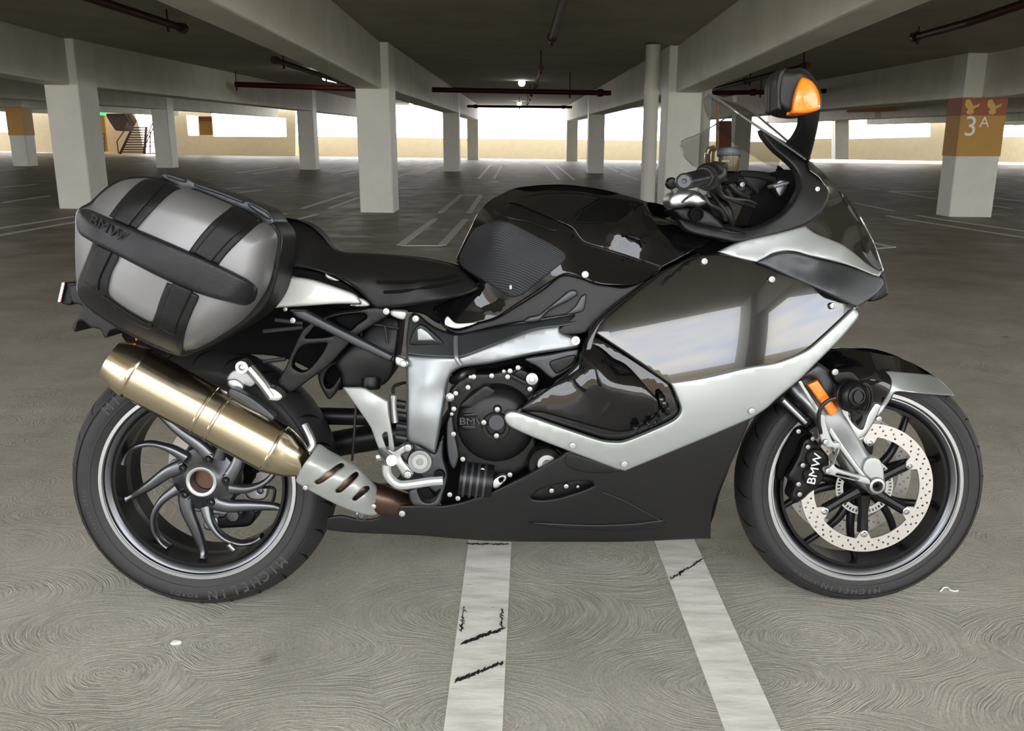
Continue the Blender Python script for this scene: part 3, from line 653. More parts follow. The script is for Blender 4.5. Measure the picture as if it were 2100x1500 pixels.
def arc_text(body, c, r, w, ang0, size, mat, parent, name, step, sx=1.0, flip=False):
    """raised sidewall letters standing round the wheel; flip puts their feet to the rim"""
    bm = bmesh.new()
    for i, ch in enumerate(body):
        if ch == ' ': continue
        a = ang0+i*step
        rot = a+(pi/2 if flip else -pi/2)
        cu = bpy.data.curves.new('t', 'FONT'); cu.body = ch; cu.size = size; cu.extrude = .0006; cu.align_x = 'CENTER'; cu.align_y = 'CENTER'; cu.offset = size*.02
        t = bpy.data.objects.new('t', cu); COL.objects.link(t); me = bpy.data.meshes.new_from_object(t.evaluated_get(bpy.context.evaluated_depsgraph_get())); bpy.data.objects.remove(t)
        # letter plane x,y -> bike x,z facing -y
        Mx = Matrix.Translation((c[0]+r*cos(a), c[1]-w, c[2]+r*sin(a)))@Matrix.Rotation(-rot, 4, 'Y')@Matrix.Rotation(pi/2, 4, 'X')@Matrix.Diagonal((sx, 1, 1, 1))
        me.transform(Mx); bm.from_mesh(me)
    me = bpy.data.meshes.new(name); bm.to_mesh(me); bm.free(); me.materials.append(mat); o = bpy.data.objects.new(name, me); COL.objects.link(o); o.parent = parent; return o
def rimlathe(c, lip, w, mat, name, parent, depth=.02):
    pr = [(lip, w-.012), (lip, w), (lip-.004, w+.003), (lip-.010, w), (lip-.012, w-.006), (lip-.020, w-.009), (lip-.028, w-.020), (lip-.034, w-.035), (lip-.036, 0)]
    pr = pr+[(r, -a) for r, a in reversed(pr[:-1])]; bar = [(lip-.030, -w+.012), (lip-.030, w-.012)]
    mb = MB(); mb.lathe(pr+[(lip-.012, -w+.02), (lip-.012, w-.02)], c, (0, -1, 0), 128, closed=True); return mb.build(name, mat, parent, True, 40)
def ringband(c, r0, r1, w0, w1, mat, name, parent):
    mb = MB(); mb.lathe([(r0, w0), (r1, w0), (r1, w1), (r0, w1)], c, (0, -1, 0), 128, closed=True); return mb.build(name, mat, parent, True, 30)
def ribbon(name, pts, wid, dep, mat, parent, tw=None):
    """a bar of elliptical section along local points; wid in the wheel plane, dep lateral"""
    P = [Vector(p) for p in pts]; n = 14; V = []; N_ = len(P)
    for i, p in enumerate(P):
        t = (P[min(i+1, N_-1)]-P[max(i-1, 0)]).normalized(); y = Vector((0, 1, 0)); u = t.cross(y).normalized(); y = u.cross(t)
        a = wid[i] if isinstance(wid, (list, tuple, np.ndarray)) else wid; b = dep[i] if isinstance(dep, (list, tuple, np.ndarray)) else dep
        for k in range(n):
            q = 2*pi*k/n; cx = abs(cos(q))**.75*(1 if cos(q) > 0 else -1); sy_ = abs(sin(q))**.75*(1 if sin(q) > 0 else -1); V.append(p+u*cx*a/2+y*sy_*b/2)
    Fc = [(i*n+k, i*n+(k+1) % n, (i+1)*n+(k+1) % n, (i+1)*n+k) for i in range(N_-1) for k in range(n)]+[tuple(range(n))[::-1], tuple((N_-1)*n+k for k in range(n))]
    return mesh(name, V, Fc, mat, parent, True, 50)
def crv(P, m=5):
    P = [Vector(p) for p in P]; Q = []
    for i in range(len(P)-1):
        p0, p1, p2, p3 = P[max(i-1, 0)], P[i], P[i+1], P[min(i+2, len(P)-1)]
        for k in range(m):
            t = k/m; Q.append(.5*((2*p1)+(p2-p0)*t+(2*p0-5*p1+4*p2-p3)*t*t+(3*p1-p0-3*p2+p3)*t**3))
    return Q+[P[-1]]
# rear wheel
RC_ = Vector((-.800, .0, .320)); RR, RW = .320, .190
rw = tyre('rear_wheel', RC_, RR, RW, .2325, .080, M['rubber'], bike); rw['label'] = 'black road tyre of the rear wheel with raised lettering'
grooves(RC_, RR, RW, rw)
rimlathe(RC_, .2345, .083, M['alud'], 'rim', rw)
ringband(RC_, .199, .2055, -.074, .074, M['sblack'], 'rim_barrel', rw)
ringband(RC_, .2265, .2345, .083, .0865, M['alu'], 'rim_lip', rw)
arc_text('MICHELIN', RC_, .270, .0935, radians(-44), .033, M['letter'], rw, 'tyre_lettering', radians(-5.8), 1.0)
arc_text('ROAD5', RC_, .272, .0935, radians(-93), .016, M['letter'], rw, 'tyre_lettering', radians(-3.1), 1.1)
arc_text('MICHELIN', RC_, .270, .0935, radians(136), .033, M['letter'], rw, 'tyre_lettering', radians(-5.8), 1.0)
arc_text('190/55 ZR17', RC_, .266, .0935, radians(205), .011, M['letter'], rw, 'tyre_lettering', radians(-2.2), 1.1)
ringband(RC_, .2515, .2528, .0928, .0946, M['letter'], 'sidewall_bead', rw); ringband(RC_, .2842, .2855, .086, .0925, M['rubber'], 'sidewall_bead', rw)
hw = .045  # hub face
mb = MB(); pr = [(.028, -.02), (.028, hw+.008), (.036, hw+.012), (.046, hw+.006), (.052, hw), (.078, hw-.012), (.086, hw-.03), (.080, -.02)]
mb.lathe(pr, RC_, (0, -1, 0), 64, closed=True); mb.build('hub', M['alud'], rw, True, 40)
mb = MB(); mb.lathe([(.0285, hw), (.0285, hw+.011), (.0325, hw+.013), (.0365, hw+.0125), (.038, hw+.004)], RC_, (0, -1, 0), 48, cap=False); mb.build('hub_ring', M['alu'], rw, True, 40)
mb = MB(); mb.lathe([(0, -.03), (.028, -.03), (.027, .02)], RC_, (0, -1, 0), 32); mb.build('axle_bore', M['header'], rw)
for k in range(5):
    a = radians(145+72*k)
    def RP(x, z, y): 
        ca, sa = cos(radians(72*k)), sin(radians(72*k)); return RC_+Vector((x*ca-z*sa, -y, x*sa+z*ca))
    # straight spoke and swept spoke from one root
    st_ = crv([RP(-.045, .035, hw-.012), RP(-.085, .020, hw-.010), (RP(-.130, -.012, hw-.014)), RP(-.176, -.040, hw-.02), RP(-.198, -.050, hw-.012)])
    ribbon('spoke', st_, np.interp(np.linspace(0, 1, len(st_)), [0, .35, .9, 1], [.040, .030, .015, .026]), np.interp(np.linspace(0, 1, len(st_)), [0, 1], [.03, .022]), M['alud'], rw)
    sw_ = crv([RP(-.040, .055, hw-.010), RP(-.075, .080, hw-.004), RP(-.118, .092, hw-.004), RP(-.158, .084, hw-.008), RP(-.182, .066, hw-.014), RP(-.196, .040, hw-.012)])
    ribbon('spoke', sw_, np.interp(np.linspace(0, 1, len(sw_)), [0, .3, .9, 1], [.030, .015, .012, .020]), np.interp(np.linspace(0, 1, len(sw_)), [0, 1], [.03, .028]), M['alud'], rw)
    p = RP(-.046, .032, hw-.002); mb = MB(); mb.lathe([(.016, -.006), (.016, .003), (.0135, .005), (.0115, .003), (.0115, -.004)], p, (0, -1, 0), 24); mb.build('bolt_seat', M['alud'], rw)
    mb = MB(); mb.lathe([(.010, -.004), (.010, .006), (.008, .009), (.004, .009), (.003, .004), (0, .004)], p, (0, -1, 0), 16); mb.build('wheel_bolt', M['sblack'], rw)
mb = MB(); mb.tube([RC_+Vector((.071, -.06, -.17)), RC_+Vector((.060, -.063, -.155))], .006, 10); mb.build('valve', M['bright'], rw)
# rear brake and drive, far side of the wheel
dk = MB(); dk.lathe([(.095, -.085), (.132, -.085), (.132, -.090), (.095, -.090)], RC_, (0, -1, 0), 80, closed=True); dk.build('rear_brake_disc', M['disc'], bike)
mb = MB(); mb.lathe([(0, -.06), (.055, -.06), (.085, -.075), (.09, -.10), (.07, -.16), (0, -.17)], RC_, (0, -1, 0), 40); fd = mb.build('final_drive', M['deep'], bike)
mb = MB(); mb.tube([RC_+Vector((.05, .12, .0)), RC_+Vector((.25, .135, .04)), RC_+Vector((.53, .13, .09))], [.05, .034, .036], 16); mb.build('swingarm', M['sblack'], bike)
cal = panel('rear_caliper', [(890, 990), (940, 960), (1000, 965), (1030, 1010), (1000, 1060), (930, 1070), (850, 1075), (790, 1080), (770, 1040), (800, 1010), (860, 1015)], -.055, M['sblack'], zc=2, th=.05, lip=.01, lr=6)
panel('caliper_bracket', [(770, 1030, 1), (830, 1020), (840, 1060), (800, 1085), (770, 1070)], -.045, M['alu'], cal, zc=2, th=.02)
panel('caliper_bracket', [(960, 860, 1), (1090, 870, 1), (1070, 930), (990, 925)], -.06, M['alu'], cal, zc=2, th=.02, holes=[[(1040, 880), (1060, 885), (1055, 900), (1038, 898)]])
disc('caliper_piston', 925, 1000, -.03, [(0, .02), (.014, .02), (.018, .012), (.018, -.02)], M['alud'], cal, zc=2)
panel('rear_mount', [(700, 930), (740, 920), (780, 950), (760, 990), (720, 985)], -.05, M['alu'], cal, zc=2, th=.015)
panel('rear_mount', [(600, 745), (650, 740), (670, 780), (630, 850), (590, 830)], -.06, M['lightgrey'], cal, zc=2, th=.015)
tubep('brake_hose', [(1060, 870, -.05), (1120, 880, -.04), (1100, 960, -.04), (1020, 990, -.04)], .004, M['hose'], cal, zc=2)
# front wheel
FC_ = Vector((.806, .0, .303)); FR, FW = .303, .122
fw = tyre('front_wheel', FC_, FR, FW, .2345, .052, M['rubber'], bike); fw['label'] = 'black road tyre of the front wheel with raised lettering'
grooves(FC_, FR, FW, fw, 24, .2345)
rimlathe(FC_, .2365, .054, M['alud'], 'rim', fw)
ringband(FC_, .197, .2045, -.046, .046, M['sblack'], 'rim_barrel', fw); ringband(FC_, .2285, .2365, .054, .057, M['alu'], 'rim_lip', fw); ringband(FC_, .222, .2245, .046, .0485, M['alu'], 'rim_lip', fw)
arc_text('MICHELIN', FC_, .262, .0605, radians(-81), .021, M['letter'], fw, 'tyre_lettering', radians(-4.1), 1.1)
arc_text('SPORT', FC_, .262, .0605, radians(-115), .013, M['letter'], fw, 'tyre_lettering', radians(-3.2), 1.2)
ringband(FC_, .249, .2502, .0592, .0612, M['letter'], 'sidewall_bead', fw); ringband(FC_, .2755, .2768, .0545, .0595, M['rubber'], 'sidewall_bead', fw)
mb = MB(); mb.lathe([(.0, .03), (.035, .03), (.042, .02), (.045, -.02), (.035, -.03), (0, -.03)], FC_, (0, -1, 0), 40); mb.build('hub', M['sblack'], fw, True, 40)
for k in range(5):
    def FP(r, a, y): return FC_+Vector((r*cos(radians(a+72*k)), -y, r*sin(radians(a+72*k))))
    for s in (-1, 1):
        pts = crv([FP(.035, 252+s*4, .01), FP(.10, 252+s*9, .012), FP(.16, 252+s*16, .004), FP(.200, 252+s*20, 0)])
        ribbon('spoke', pts, np.interp(np.linspace(0, 1, len(pts)), [0, 1], [.022, .013]), .022, M['sblack'], fw)
def brakedisc(y, name):
    R0, R1 = .1275, .160; n = 180; outl = [(R1*cos(2*pi*i/n), R1*sin(2*pi*i/n)) for i in range(n)]; inn = []
    for i in range(n):
        a = 2*pi*i/n; d = min(abs((math.degrees(a)-(270+60*k)+180) % 360-180) for k in range(6)); r = R0-.021*max(0, 1-(d/7.5)**4) if d < 7.5 else R0
        inn.append((r*cos(a), r*sin(a)))
    holes = [inn]
    for i in range(34):
        for q, rr in ((0, .136), (.35, .145), (.7, .153)):
            if (i % 6 == 5 and q == .35): continue
            a = 2*pi*(i+q)/34; cx, cy = rr*cos(a), rr*sin(a); holes.append([(cx+.0027*cos(b), cy+.0027*sin(b)) for b in np.linspace(0, 2*pi, 9)[:-1]])
    P, Fc = tri(outl, holes); f = [FC_+Vector((a, -y, b)) for a, b in P]; bk = [v+Vector((0, .0045, 0)) for v in f]; V, G = extr(f, bk, Fc)
    o = mesh(name, V, G, M['disc'], bike)
    for k in range(6):
        a = radians(270+60*k); p = FC_+Vector((.114*cos(a), -y, .114*sin(a)))
        mb = MB(); mb.lathe([(.0085, -.002), (.0085, .003), (.006, .004), (.0045, .0015), (0, .0015)], p, (0, -1, 0), 20); mb.build('disc_rivet', M['alu'], o)
    return o
brakedisc(.062, 'front_brake_disc'); brakedisc(-.058, 'front_brake_disc')
car = MB()
for k in range(6):
    a = radians(270+60*k); p = FC_+Vector((.112*cos(a), -.052, .112*sin(a))); q = FC_+Vector((.02*cos(a), -.045, .02*sin(a))); car.tube([q, (q+p)/2+Vector((0, .0, 0)), p], [.018, .012, .013], 10)
car.build('disc_carrier', M['sblack'], bike)
mb = MB(); n = 96; ring = [(.070*cos(2*pi*i/n), .070*sin(2*pi*i/n)) for i in range(n)]; ri = [(.052*cos(2*pi*i/n), .052*sin(2*pi*i/n)) for i in range(n)]
hl = [ri]+[[(r*cos(2*pi*(k+d)/48), r*sin(2*pi*(k+d)/48)) for r, d in ((.059, -.25), (.059, .25), (.066, .25), (.066, -.25))] for k in range(48)]
P, Fc = tri(ring, hl); f = [FC_+Vector((a, -.048, b)) for a, b in P]; V, G = extr(f, [v+Vector((0, .003, 0)) for v in f], Fc); mesh('sensor_ring', V, G, M['alu'], bike)
# front caliper
cl = panel('front_caliper', [(440, 560), (490, 545), (545, 610), (575, 650), (575, 700), (545, 760), (520, 810), (470, 850), (445, 875), (400, 900), (370, 870), (385, 800), (350, 760), (380, 700), (410, 640)], .10, M['sblack'], zc=8, th=.045, lip=.012, lr=8)
for x, y, r in ((505, 655, .024), (490, 750, .024)): disc('caliper_piston_cap', x, y, .10, [(r, -.01), (r, .006), (r-.004, .010), (0, .010)], M['sblack'], cl, zc=8)
text_mesh('BMW', .028, M['txt'], cl, 'caliper_lettering', Matrix.Translation(Lp(*Z(8)(503, 717), .113))@Matrix.Rotation(radians(-79), 4, 'Y')@Matrix.Rotation(pi/2, 4, 'X'), .0005, 1.15)
for x, y in ((412, 512), (490, 552), (463, 596), (435, 695), (412, 797), (418, 852)): bolt(x, y, .108, .006, 'bright', cl, 8)
panel('caliper_bridge', [(400, 500), (440, 490), (490, 540), (450, 570), (400, 640), (350, 720), (330, 780), (300, 760), (320, 640), (360, 560)], .07, M['deep'], cl, zc=8, th=.08)
# wheel carrier (near leg) and links
leg = panel('fork_leg', [(360, 280), (420, 225), (500, 150), (560, 165), (610, 200), (640, 280), (655, 400), (690, 460), (750, 560), (800, 640), (850, 670), (875, 740), (880, 800), (860, 850), (800, 850), (700, 760), (640, 660), (570, 540), (470, 400)],
    Field(zz(8, (400, 240, .10), (560, 180, .085), (470, 350, .125), (600, 500, .130), (700, 560, .115), (760, 740, .115), (860, 800, .105), (640, 640, .115))), M['frame'], zc=8, th=.05, lip=.022, lr=9)
panel('leg_ridge', [(405, 245, 1), (430, 232, 1), (640, 560), (790, 770, 1), (770, 790, 1), (600, 560)], .131, M['alu'], leg, zc=8, th=.02, lip=.006, lr=3)
panel('upper_cover', [(420, 225), (510, 145), (560, 165), (600, 215), (620, 290), (560, 330), (500, 235)], .135, M['titan'], leg, zc=8, th=.03, lip=.02, lr=9)
panel('leg_foot', [(790, 660), (850, 665), (875, 740), (862, 800), (800, 770), (760, 720)], .120, M['lightgrey'], leg, zc=8, th=.03)
disc('axle_nut', 830, 802, .118, [(.020, -.03), (.020, .006), (.018, .012), (.0125, .013), (.0105, .008), (.0105, -.01), (0, -.01)], M['bright'], leg, zc=8)
disc('axle_socket', 830, 802, .124, [(.0105, -.012), (.0105, .003), (.0085, .003), (.0085, -.01), (0, -.01)], M['sblack'], leg, zc=8, n=6)
panel('reflector', [(463, 262, 1), (518, 238, 1), (632, 402, 1), (592, 432, 1)], .146, M['orange'], zc=8, th=.012, lip=.003, lr=2.5)
panel('leg_bracket', [(525, 420), (560, 430), (565, 480), (600, 570), (640, 575), (635, 620), (610, 700), (700, 740), (790, 765), (800, 800), (700, 775), (560, 740), (555, 715), (590, 700), (610, 610), (560, 595), (530, 540)], .150, M['lightgrey'], zc=8, th=.012, lip=.004, holes=[[(620, 740), (740, 770), (735, 778), (615, 752)], [(615, 610, 1), (630, 605, 1), (605, 690, 1), (592, 690, 1)]])
for x, y in ((560, 570), (572, 725), (845, 445)): bolt(x, y, .152, .007, 'alu', None, 8)
tubep('fork_tube', [(310, 330, .09), (470, 470, .10)], .014, M['sblack'], zc=8); tubep('fork_rod', [(330, 345, .105), (455, 468, .112)], .006, M['alu'], zc=8)
panel('hose_clip', [(440, 440), (480, 435), (490, 470), (455, 480)], .115, M['sblack'], zc=8, th=.015)
tubep('brake_hose', [(630, 330, .17), (570, 350, .165), (530, 400, .16), (525, 470, .155), (540, 550, .14), (520, 600, .12)], .0045, M['hose'], zc=8)
# auxiliary lamp
al = disc('auxiliary_lamp', 700, 320, .165, [(0, .027), (.012, .027), (.0125, .030), (.015, .030), (.0155, .0255), (.021, .0245), (.0215, .027), (.024, .026), (.0245, .022), (.029, .019), (.0295, .021), (.032, .019), (.036, .008), (.036, .002), (.0375, .001), (.0375, -.003), (.036, -.004), (.036, -.012), (.030, -.03), (0, -.035)], M['sblack'], zc=8, ax=(.25, -1, .1))
for k in range(3):
    mb = MB(); c = Lp(*Z(8)(735+k*14, 335), .168-.004*k); mb.lathe([(.030, -.004), (.036, -.004), (.036, .004), (.030, .004)], c, (.8, -1, .1), 32, closed=True); mb.build('cooling_fin', M['sblack'], al)
panel('lamp_bracket', [(600, 200), (640, 190), (700, 190), (740, 230), (735, 265), (700, 250), (640, 260), (610, 240)], .150, M['sblack'], al, zc=8, th=.03)
bolt(609, 192, .158, .008, 'bright', al, 8)
panel('lamp_stay', [(640, 380), (680, 400), (690, 440), (720, 480), (760, 500), (790, 420), (830, 360), (860, 380), (800, 500), (750, 555), (700, 540), (660, 470)], .105, M['alu'], al, zc=8, th=.012)
# front mudguard
FO = [(400, 190), (470, 130), (560, 85), (640, 70), (730, 60), (820, 68), (900, 90), (1000, 130), (1080, 175), (1130, 210, 1), (1130, 305, 1), (940, 305), (905, 360), (850, 410), (800, 500), (760, 555), (720, 545), (690, 400), (640, 320), (560, 300)]
Ff = Field(zz(8, (400, 190, .02), (560, 85, .02), (730, 60, .0), (900, 90, .0), (1080, 175, .0), (1130, 212, .0), (600, 200, .088), (800, 180, .085), (950, 200, .08), (1050, 260, .088), (700, 400, .098), (850, 350, .092), (1130, 300, .088), (760, 550, .10)))
fe = panel('front_mudguard', FO, Ff, M['gblack'], zc=8, th=.004, lip=.004, mirror=True)
panel('mudguard_side_trim', [(885, 190), (960, 193), (1130, 208, 1), (1195, 250), (1262, 322, 1), (1190, 318), (1060, 308), (940, 302), (905, 350), (868, 405), (838, 440), (800, 500), (760, 560), (735, 560), (745, 520), (790, 440), (850, 380), (900, 300), (915, 250), (905, 215)], Ff.plus(.004), M['silver'], fe, zc=8, th=.008, lip=.004, mirror=True)
# ------------------------------------------------------------------ main body panels
# fairing side: one sheet shared by the panels, each a little proud of it
FF = Field([(1218, 690, .228), (1218, 790, .250), (1440, 524, .196), (1300, 600, .212), (1478, 524, .195), (1757, 632, .165), (1650, 590, .195), (1381, 784, .262), (1450, 655, .238), (1550, 655, .236), (1540, 740, .256), (1667, 710, .225), (1040, 860, .225), (1280, 900, .262), (1282, 966, .252), (1541, 859, .235),
    (1164, 931, .225), (1000, 1035, .195), (680, 1075, .150), (1457, 1105, .150), (1160, 1112, .140), (1300, 1040, .200), (860, 1098, .14), (1500, 935, .205), (1350, 690, .243), (850, 1060, .17)], quad=True)
fs = panel('side_fairing', [(1221, 684, 1), (1232, 662), (1290, 612), (1350, 566), (1396, 537), (1430, 524), (1476, 520, 1), (1520, 530), (1565, 545), (1640, 572), (1700, 598), (1760, 629, 1), (1753, 645, 1), (1712, 690), (1672, 726), (1628, 747), (1533, 768), (1386, 799, 1), (1357, 778, 1), (1290, 730)], FF, M['smoke'], th=.006, lip=.005, lr=4, mirror=True, step=11)
for x, y in ((1444, 536), (1582, 573), (1707, 627)): bolt(x, y, FF(x, y)+.003, .0075, 'bright', fs)
ss = panel('lower_fairing_trim', [(1969, 85, 1), (1990, 100), (1996, 132), (1960, 180), (1900, 250), (1780, 370), (1680, 468), (1560, 570), (1500, 625), (1420, 678, 1), (1200, 772), (740, 962, 1), (690, 950), (430, 852), (220, 770), (120, 722), (92, 685), (97, 655), (125, 640), (165, 645), (400, 728), (600, 795), (670, 806), (740, 802), (900, 738), (1000, 690), (1035, 655), (1040, 620), (1010, 540), (982, 486, 1), (1180, 455), (1400, 403), (1540, 380), (1640, 347), (1710, 315), (1750, 288), (1850, 198)],
    FF.plus(.0095), M['silver'], zc=7, th=.014, lip=.006, lr=4, mirror=True, step=11)
for x, y in ((1541, 843), (1174, 914), (1280, 952)): bolt(x, y, FF(x, y)+.0115, .0075, 'silver', ss)
ip = panel('intake_panel', [(545, 218, 1), (640, 262), (940, 458), (985, 490, 1), (1012, 545), (1036, 625), (1032, 652), (1000, 685), (900, 735), (760, 792), (700, 802), (640, 797), (400, 722), (162, 642, 1), (165, 622), (330, 500), (480, 405), (498, 340), (520, 258)], FF.plus(-.012), M['gblack'], zc=7, th=.02, lip=.010, lr=6, step=10)
panel('intake_blade', [(545, 222), (600, 262), (690, 330), (790, 430), (870, 520), (915, 575), (925, 640), (870, 700), (790, 740), (700, 752), (560, 722), (300, 650), (170, 628), (330, 505), (486, 408, 1), (500, 330)],
    Field(zz(7, (545, 222, .205), (690, 330, .222), (915, 575, .285), (870, 700, .262), (700, 752, .252), (170, 628, .23), (486, 408, .240), (560, 560, .262), (330, 505, .238), (700, 500, .282), (600, 370, .258))), M['gblack'], ip, zc=7, th=.03, lip=.012, lr=7, step=10)
for k, (x0, y0, x1, y1) in enumerate(((925, 540, 935, 620), (940, 560, 950, 640), (955, 600, 965, 650), (905, 660, 920, 690), (850, 700, 880, 715), (780, 725, 810, 735))): tubep('intake_rib', [(x0, y0, .262), ((x0+x1)/2+4, (y0+y1)/2, .275), (x1, y1, .262)], .006, M['gblack'], ip, zc=7)
# dark border between intake and frame
panel('fairing_inner_edge', [(1432, 518), (1350, 560), (1290, 604), (1225, 655), (1207, 684), (1190, 740), (1130, 795), (1060, 840), (1062, 850), (1140, 800), (1200, 748), (1221, 690), (1236, 664), (1300, 614), (1360, 572), (1436, 530)], FF.plus(-.004), M['gblack'], th=.03, lip=.004)
bp = panel('belly_pan', [(672, 1062, 1), (700, 1058), (740, 1066), (775, 1062), (800, 1040), (860, 1037), (920, 1036), (985, 1018), (1060, 985), (1110, 958), (1150, 935), (1164, 926), (1200, 926, 1), (1282, 954, 1), (1380, 916), (1540, 850, 1), (1533, 874), (1507, 935), (1472, 1011), (1460, 1050), (1457, 1105, 1), (1380, 1108), (1280, 1112), (1160, 1112), (1000, 1110), (860, 1099), (720, 1093), (668, 1087, 1)],
    FF.plus(-.002), M['mblack'], th=.006, lip=.006, lr=5, mirror=True, step=11, holes=[[(1089, 1021), (1112, 1003), (1165, 990), (1212, 988), (1218, 996), (1180, 1012), (1135, 1024), (1105, 1026)]])
panel('slot_backing', [(1085, 1025), (1110, 998), (1165, 985), (1222, 984), (1222, 1000), (1180, 1018), (1135, 1030)], .165, M['sblack'], bp, th=.02)
for x, y in ((1131, 1006), (1161, 997), (1185, 998)): bolt(x, y, .176, .006 if x < 1180 else .004, 'bright', bp)
bolt(825, 1053, FF(825, 1053), .008, 'bright', bp)
panel('scoop', [(1080, 1071), (1200, 1076), (1290, 1074), (1362, 1066), (1364, 1072), (1355, 1084), (1300, 1090), (1200, 1088), (1120, 1082)], FF.plus(.004), M['mblack'], bp, th=.01, lip=.008, lr=5)
tubep('scoop_crease', [(x, y, FF(x, y)-.001) for x, y in ((1235, 1010), (1280, 1028), (1320, 1050), (1350, 1066), (1366, 1080))], .0025, M['mblack'], bp)
panel('belly_upper_edge', [(1165, 930), (1220, 945), (1275, 966), (1230, 972), (1190, 968), (1160, 955)], FF.plus(.001), M['mblack'], bp, th=.01, lip=.006)
# nose
NF = Field(zz(6, (480, 1100, .192), (970, 955, .165), (1180, 1060, .145), (1400, 1220, .06), (1425, 1290, .05), (700, 1160, .200), (1000, 1130, .190), (1280, 1410, .160), (860, 1220, .205), (1100, 1300, .195), (1300, 1300, .12), (1080, 700, .125), (1000, 600, .125), (1200, 785, .05), (1300, 930, .04), (1370, 1050, .03), (1420, 1200, .02), (1150, 900, .11), (1440, 1340, .02), (1250, 1050, .09)))
nc = panel('nose_cowl', [(985, 575), (1020, 600), (1090, 665), (1200, 780), (1260, 860), (1310, 945), (1370, 1060), (1405, 1160), (1420, 1220), (1340, 1200), (1180, 1080), (1060, 1030), (950, 990), (900, 960), (1000, 900), (1080, 830), (1090, 770), (1060, 690), (1000, 640)], NF.plus(-.006), M['smoke'], zc=6, th=.006, lip=.006, lr=4, mirror=True)
hl_ = panel('headlamp', [(1170, 755), (1215, 790), (1262, 855), (1312, 940), (1372, 1055), (1408, 1150), (1425, 1215), (1400, 1215), (1340, 1160), (1310, 1090), (1300, 1040), (1270, 930), (1220, 840)], NF.plus(.001), M['lens'], zc=6, th=.004, lip=.006, lr=4, mirror=False)
panel('headlamp_rim', [(1225, 830, 1), (1290, 935, 1), (1270, 925, 1), (1218, 845, 1)], NF.plus(-.002), M['bright'], hl_, zc=6, th=.004)
panel('headlamp_reflector', [(1302, 1100), (1330, 1110), (1345, 1090), (1370, 1130), (1410, 1190), (1400, 1205), (1350, 1170)], NF.plus(-.001), M['bright'], hl_, zc=6, th=.004)
us = panel('upper_fairing_trim', [(478, 1103, 1), (560, 1062), (640, 1035), (800, 1000), (950, 962), (975, 955, 1), (1040, 1000), (1120, 1032), (1190, 1062), (1270, 1120), (1330, 1172), (1410, 1220, 1), (1395, 1245), (1250, 1190), (1150, 1160), (1000, 1125), (930, 1105), (860, 1100), (790, 1115), (745, 1140), (700, 1163, 1), (630, 1148), (560, 1130)], NF, M['silver'], zc=6, th=.008, lip=.005, lr=4, mirror=True)
panel('nose_lower_cover', [(700, 1160), (790, 1117), (860, 1102), (930, 1108), (1000, 1127), (1150, 1165), (1300, 1212), (1395, 1240), (1415, 1255), (1425, 1290, 1), (1390, 1340), (1320, 1390), (1278, 1418), (1262, 1418), (1180, 1380), (1050, 1318), (880, 1245), (760, 1190)],
    Field(zz(6, (700, 1160, .204), (860, 1102, .200), (1000, 1127, .188), (1300, 1212, .11), (1425, 1290, .050), (1270, 1418, .165), (1050, 1318, .200), (880, 1245, .206), (950, 1180, .190), (1150, 1215, .172), (1150, 1290, .198), (1050, 1170, .178))), M['titan'], zc=6, th=.012, lip=.008, lr=5, mirror=True)
panel('nose_tip', [(1395, 1215), (1425, 1220), (1452, 1345, 1), (1400, 1375), (1340, 1385), (1385, 1335), (1412, 1290), (1405, 1250)], .03, M['sblack'], zc=6, th=.006, far=-.03)
# cockpit surround
CF_ = Field(zz(6, (730, 400, .125), (800, 440, .115), (1000, 590, .105), (1080, 700, .115), (1090, 850, .145), (940, 980, .168), (620, 1045, .188), (280, 930, .165), (650, 960, .172), (930, 780, .155), (860, 570, .13), (790, 500, .13)))
ck = panel('cockpit_surround', [(725, 405, 1), (745, 408), (800, 440), (900, 500), (985, 572), (1035, 630), (1055, 665), (1085, 705), (1110, 765), (1100, 820), (1060, 890), (990, 945), (920, 975), (800, 1010), (700, 1030), (600, 1050), (500, 1035), (300, 985), (235, 880), (270, 890), (400, 925), (560, 955), (640, 968), (740, 945), (850, 880), (915, 800), (945, 720), (930, 650), (880, 590), (810, 530), (765, 480), (735, 440)], CF_, M['mblack'], zc=6, th=.03, lip=.012, lr=7)
panel('cockpit_surround', [(1000, 640), (1055, 665), (1085, 705), (1110, 765), (1100, 820), (1060, 890), (990, 945), (920, 975), (800, 1010), (700, 1030), (600, 1050), (500, 1035), (300, 985), (235, 880), (270, 890), (400, 925), (560, 955), (640, 968), (740, 945), (850, 880), (915, 800), (945, 720), (960, 670)], CF_, M['mblack'], zc=6, th=.03, lip=.012, lr=7, mirror='only')
bolt(1043, 745, CF_(*Z(6)(1043, 745))+.002, .006, 'bright', ck, 6)
panel('surround_channel', [(275, 905), (420, 940), (600, 985), (640, 1000), (560, 1000), (400, 965), (285, 925)], CF_.plus(.004), M['sblack'], ck, zc=6, th=.01)
# instrument pod
db = panel('instrument_pod', [(905, 640), (830, 640), (800, 700), (720, 790), (680, 870), (650, 960), (760, 950), (870, 870), (930, 780), (935, 690)], .02, M['deep'], zc=6, far=-.11, lip=.01)
panel('display', [(800, 730), (830, 690), (870, 700), (860, 760), (830, 790)], .06, M['alud'], db, zc=6, th=.02); panel('display_hood', [(790, 720), (880, 700), (885, 715), (800, 740)], .07, M['pgrey'], db, zc=6, th=.04)
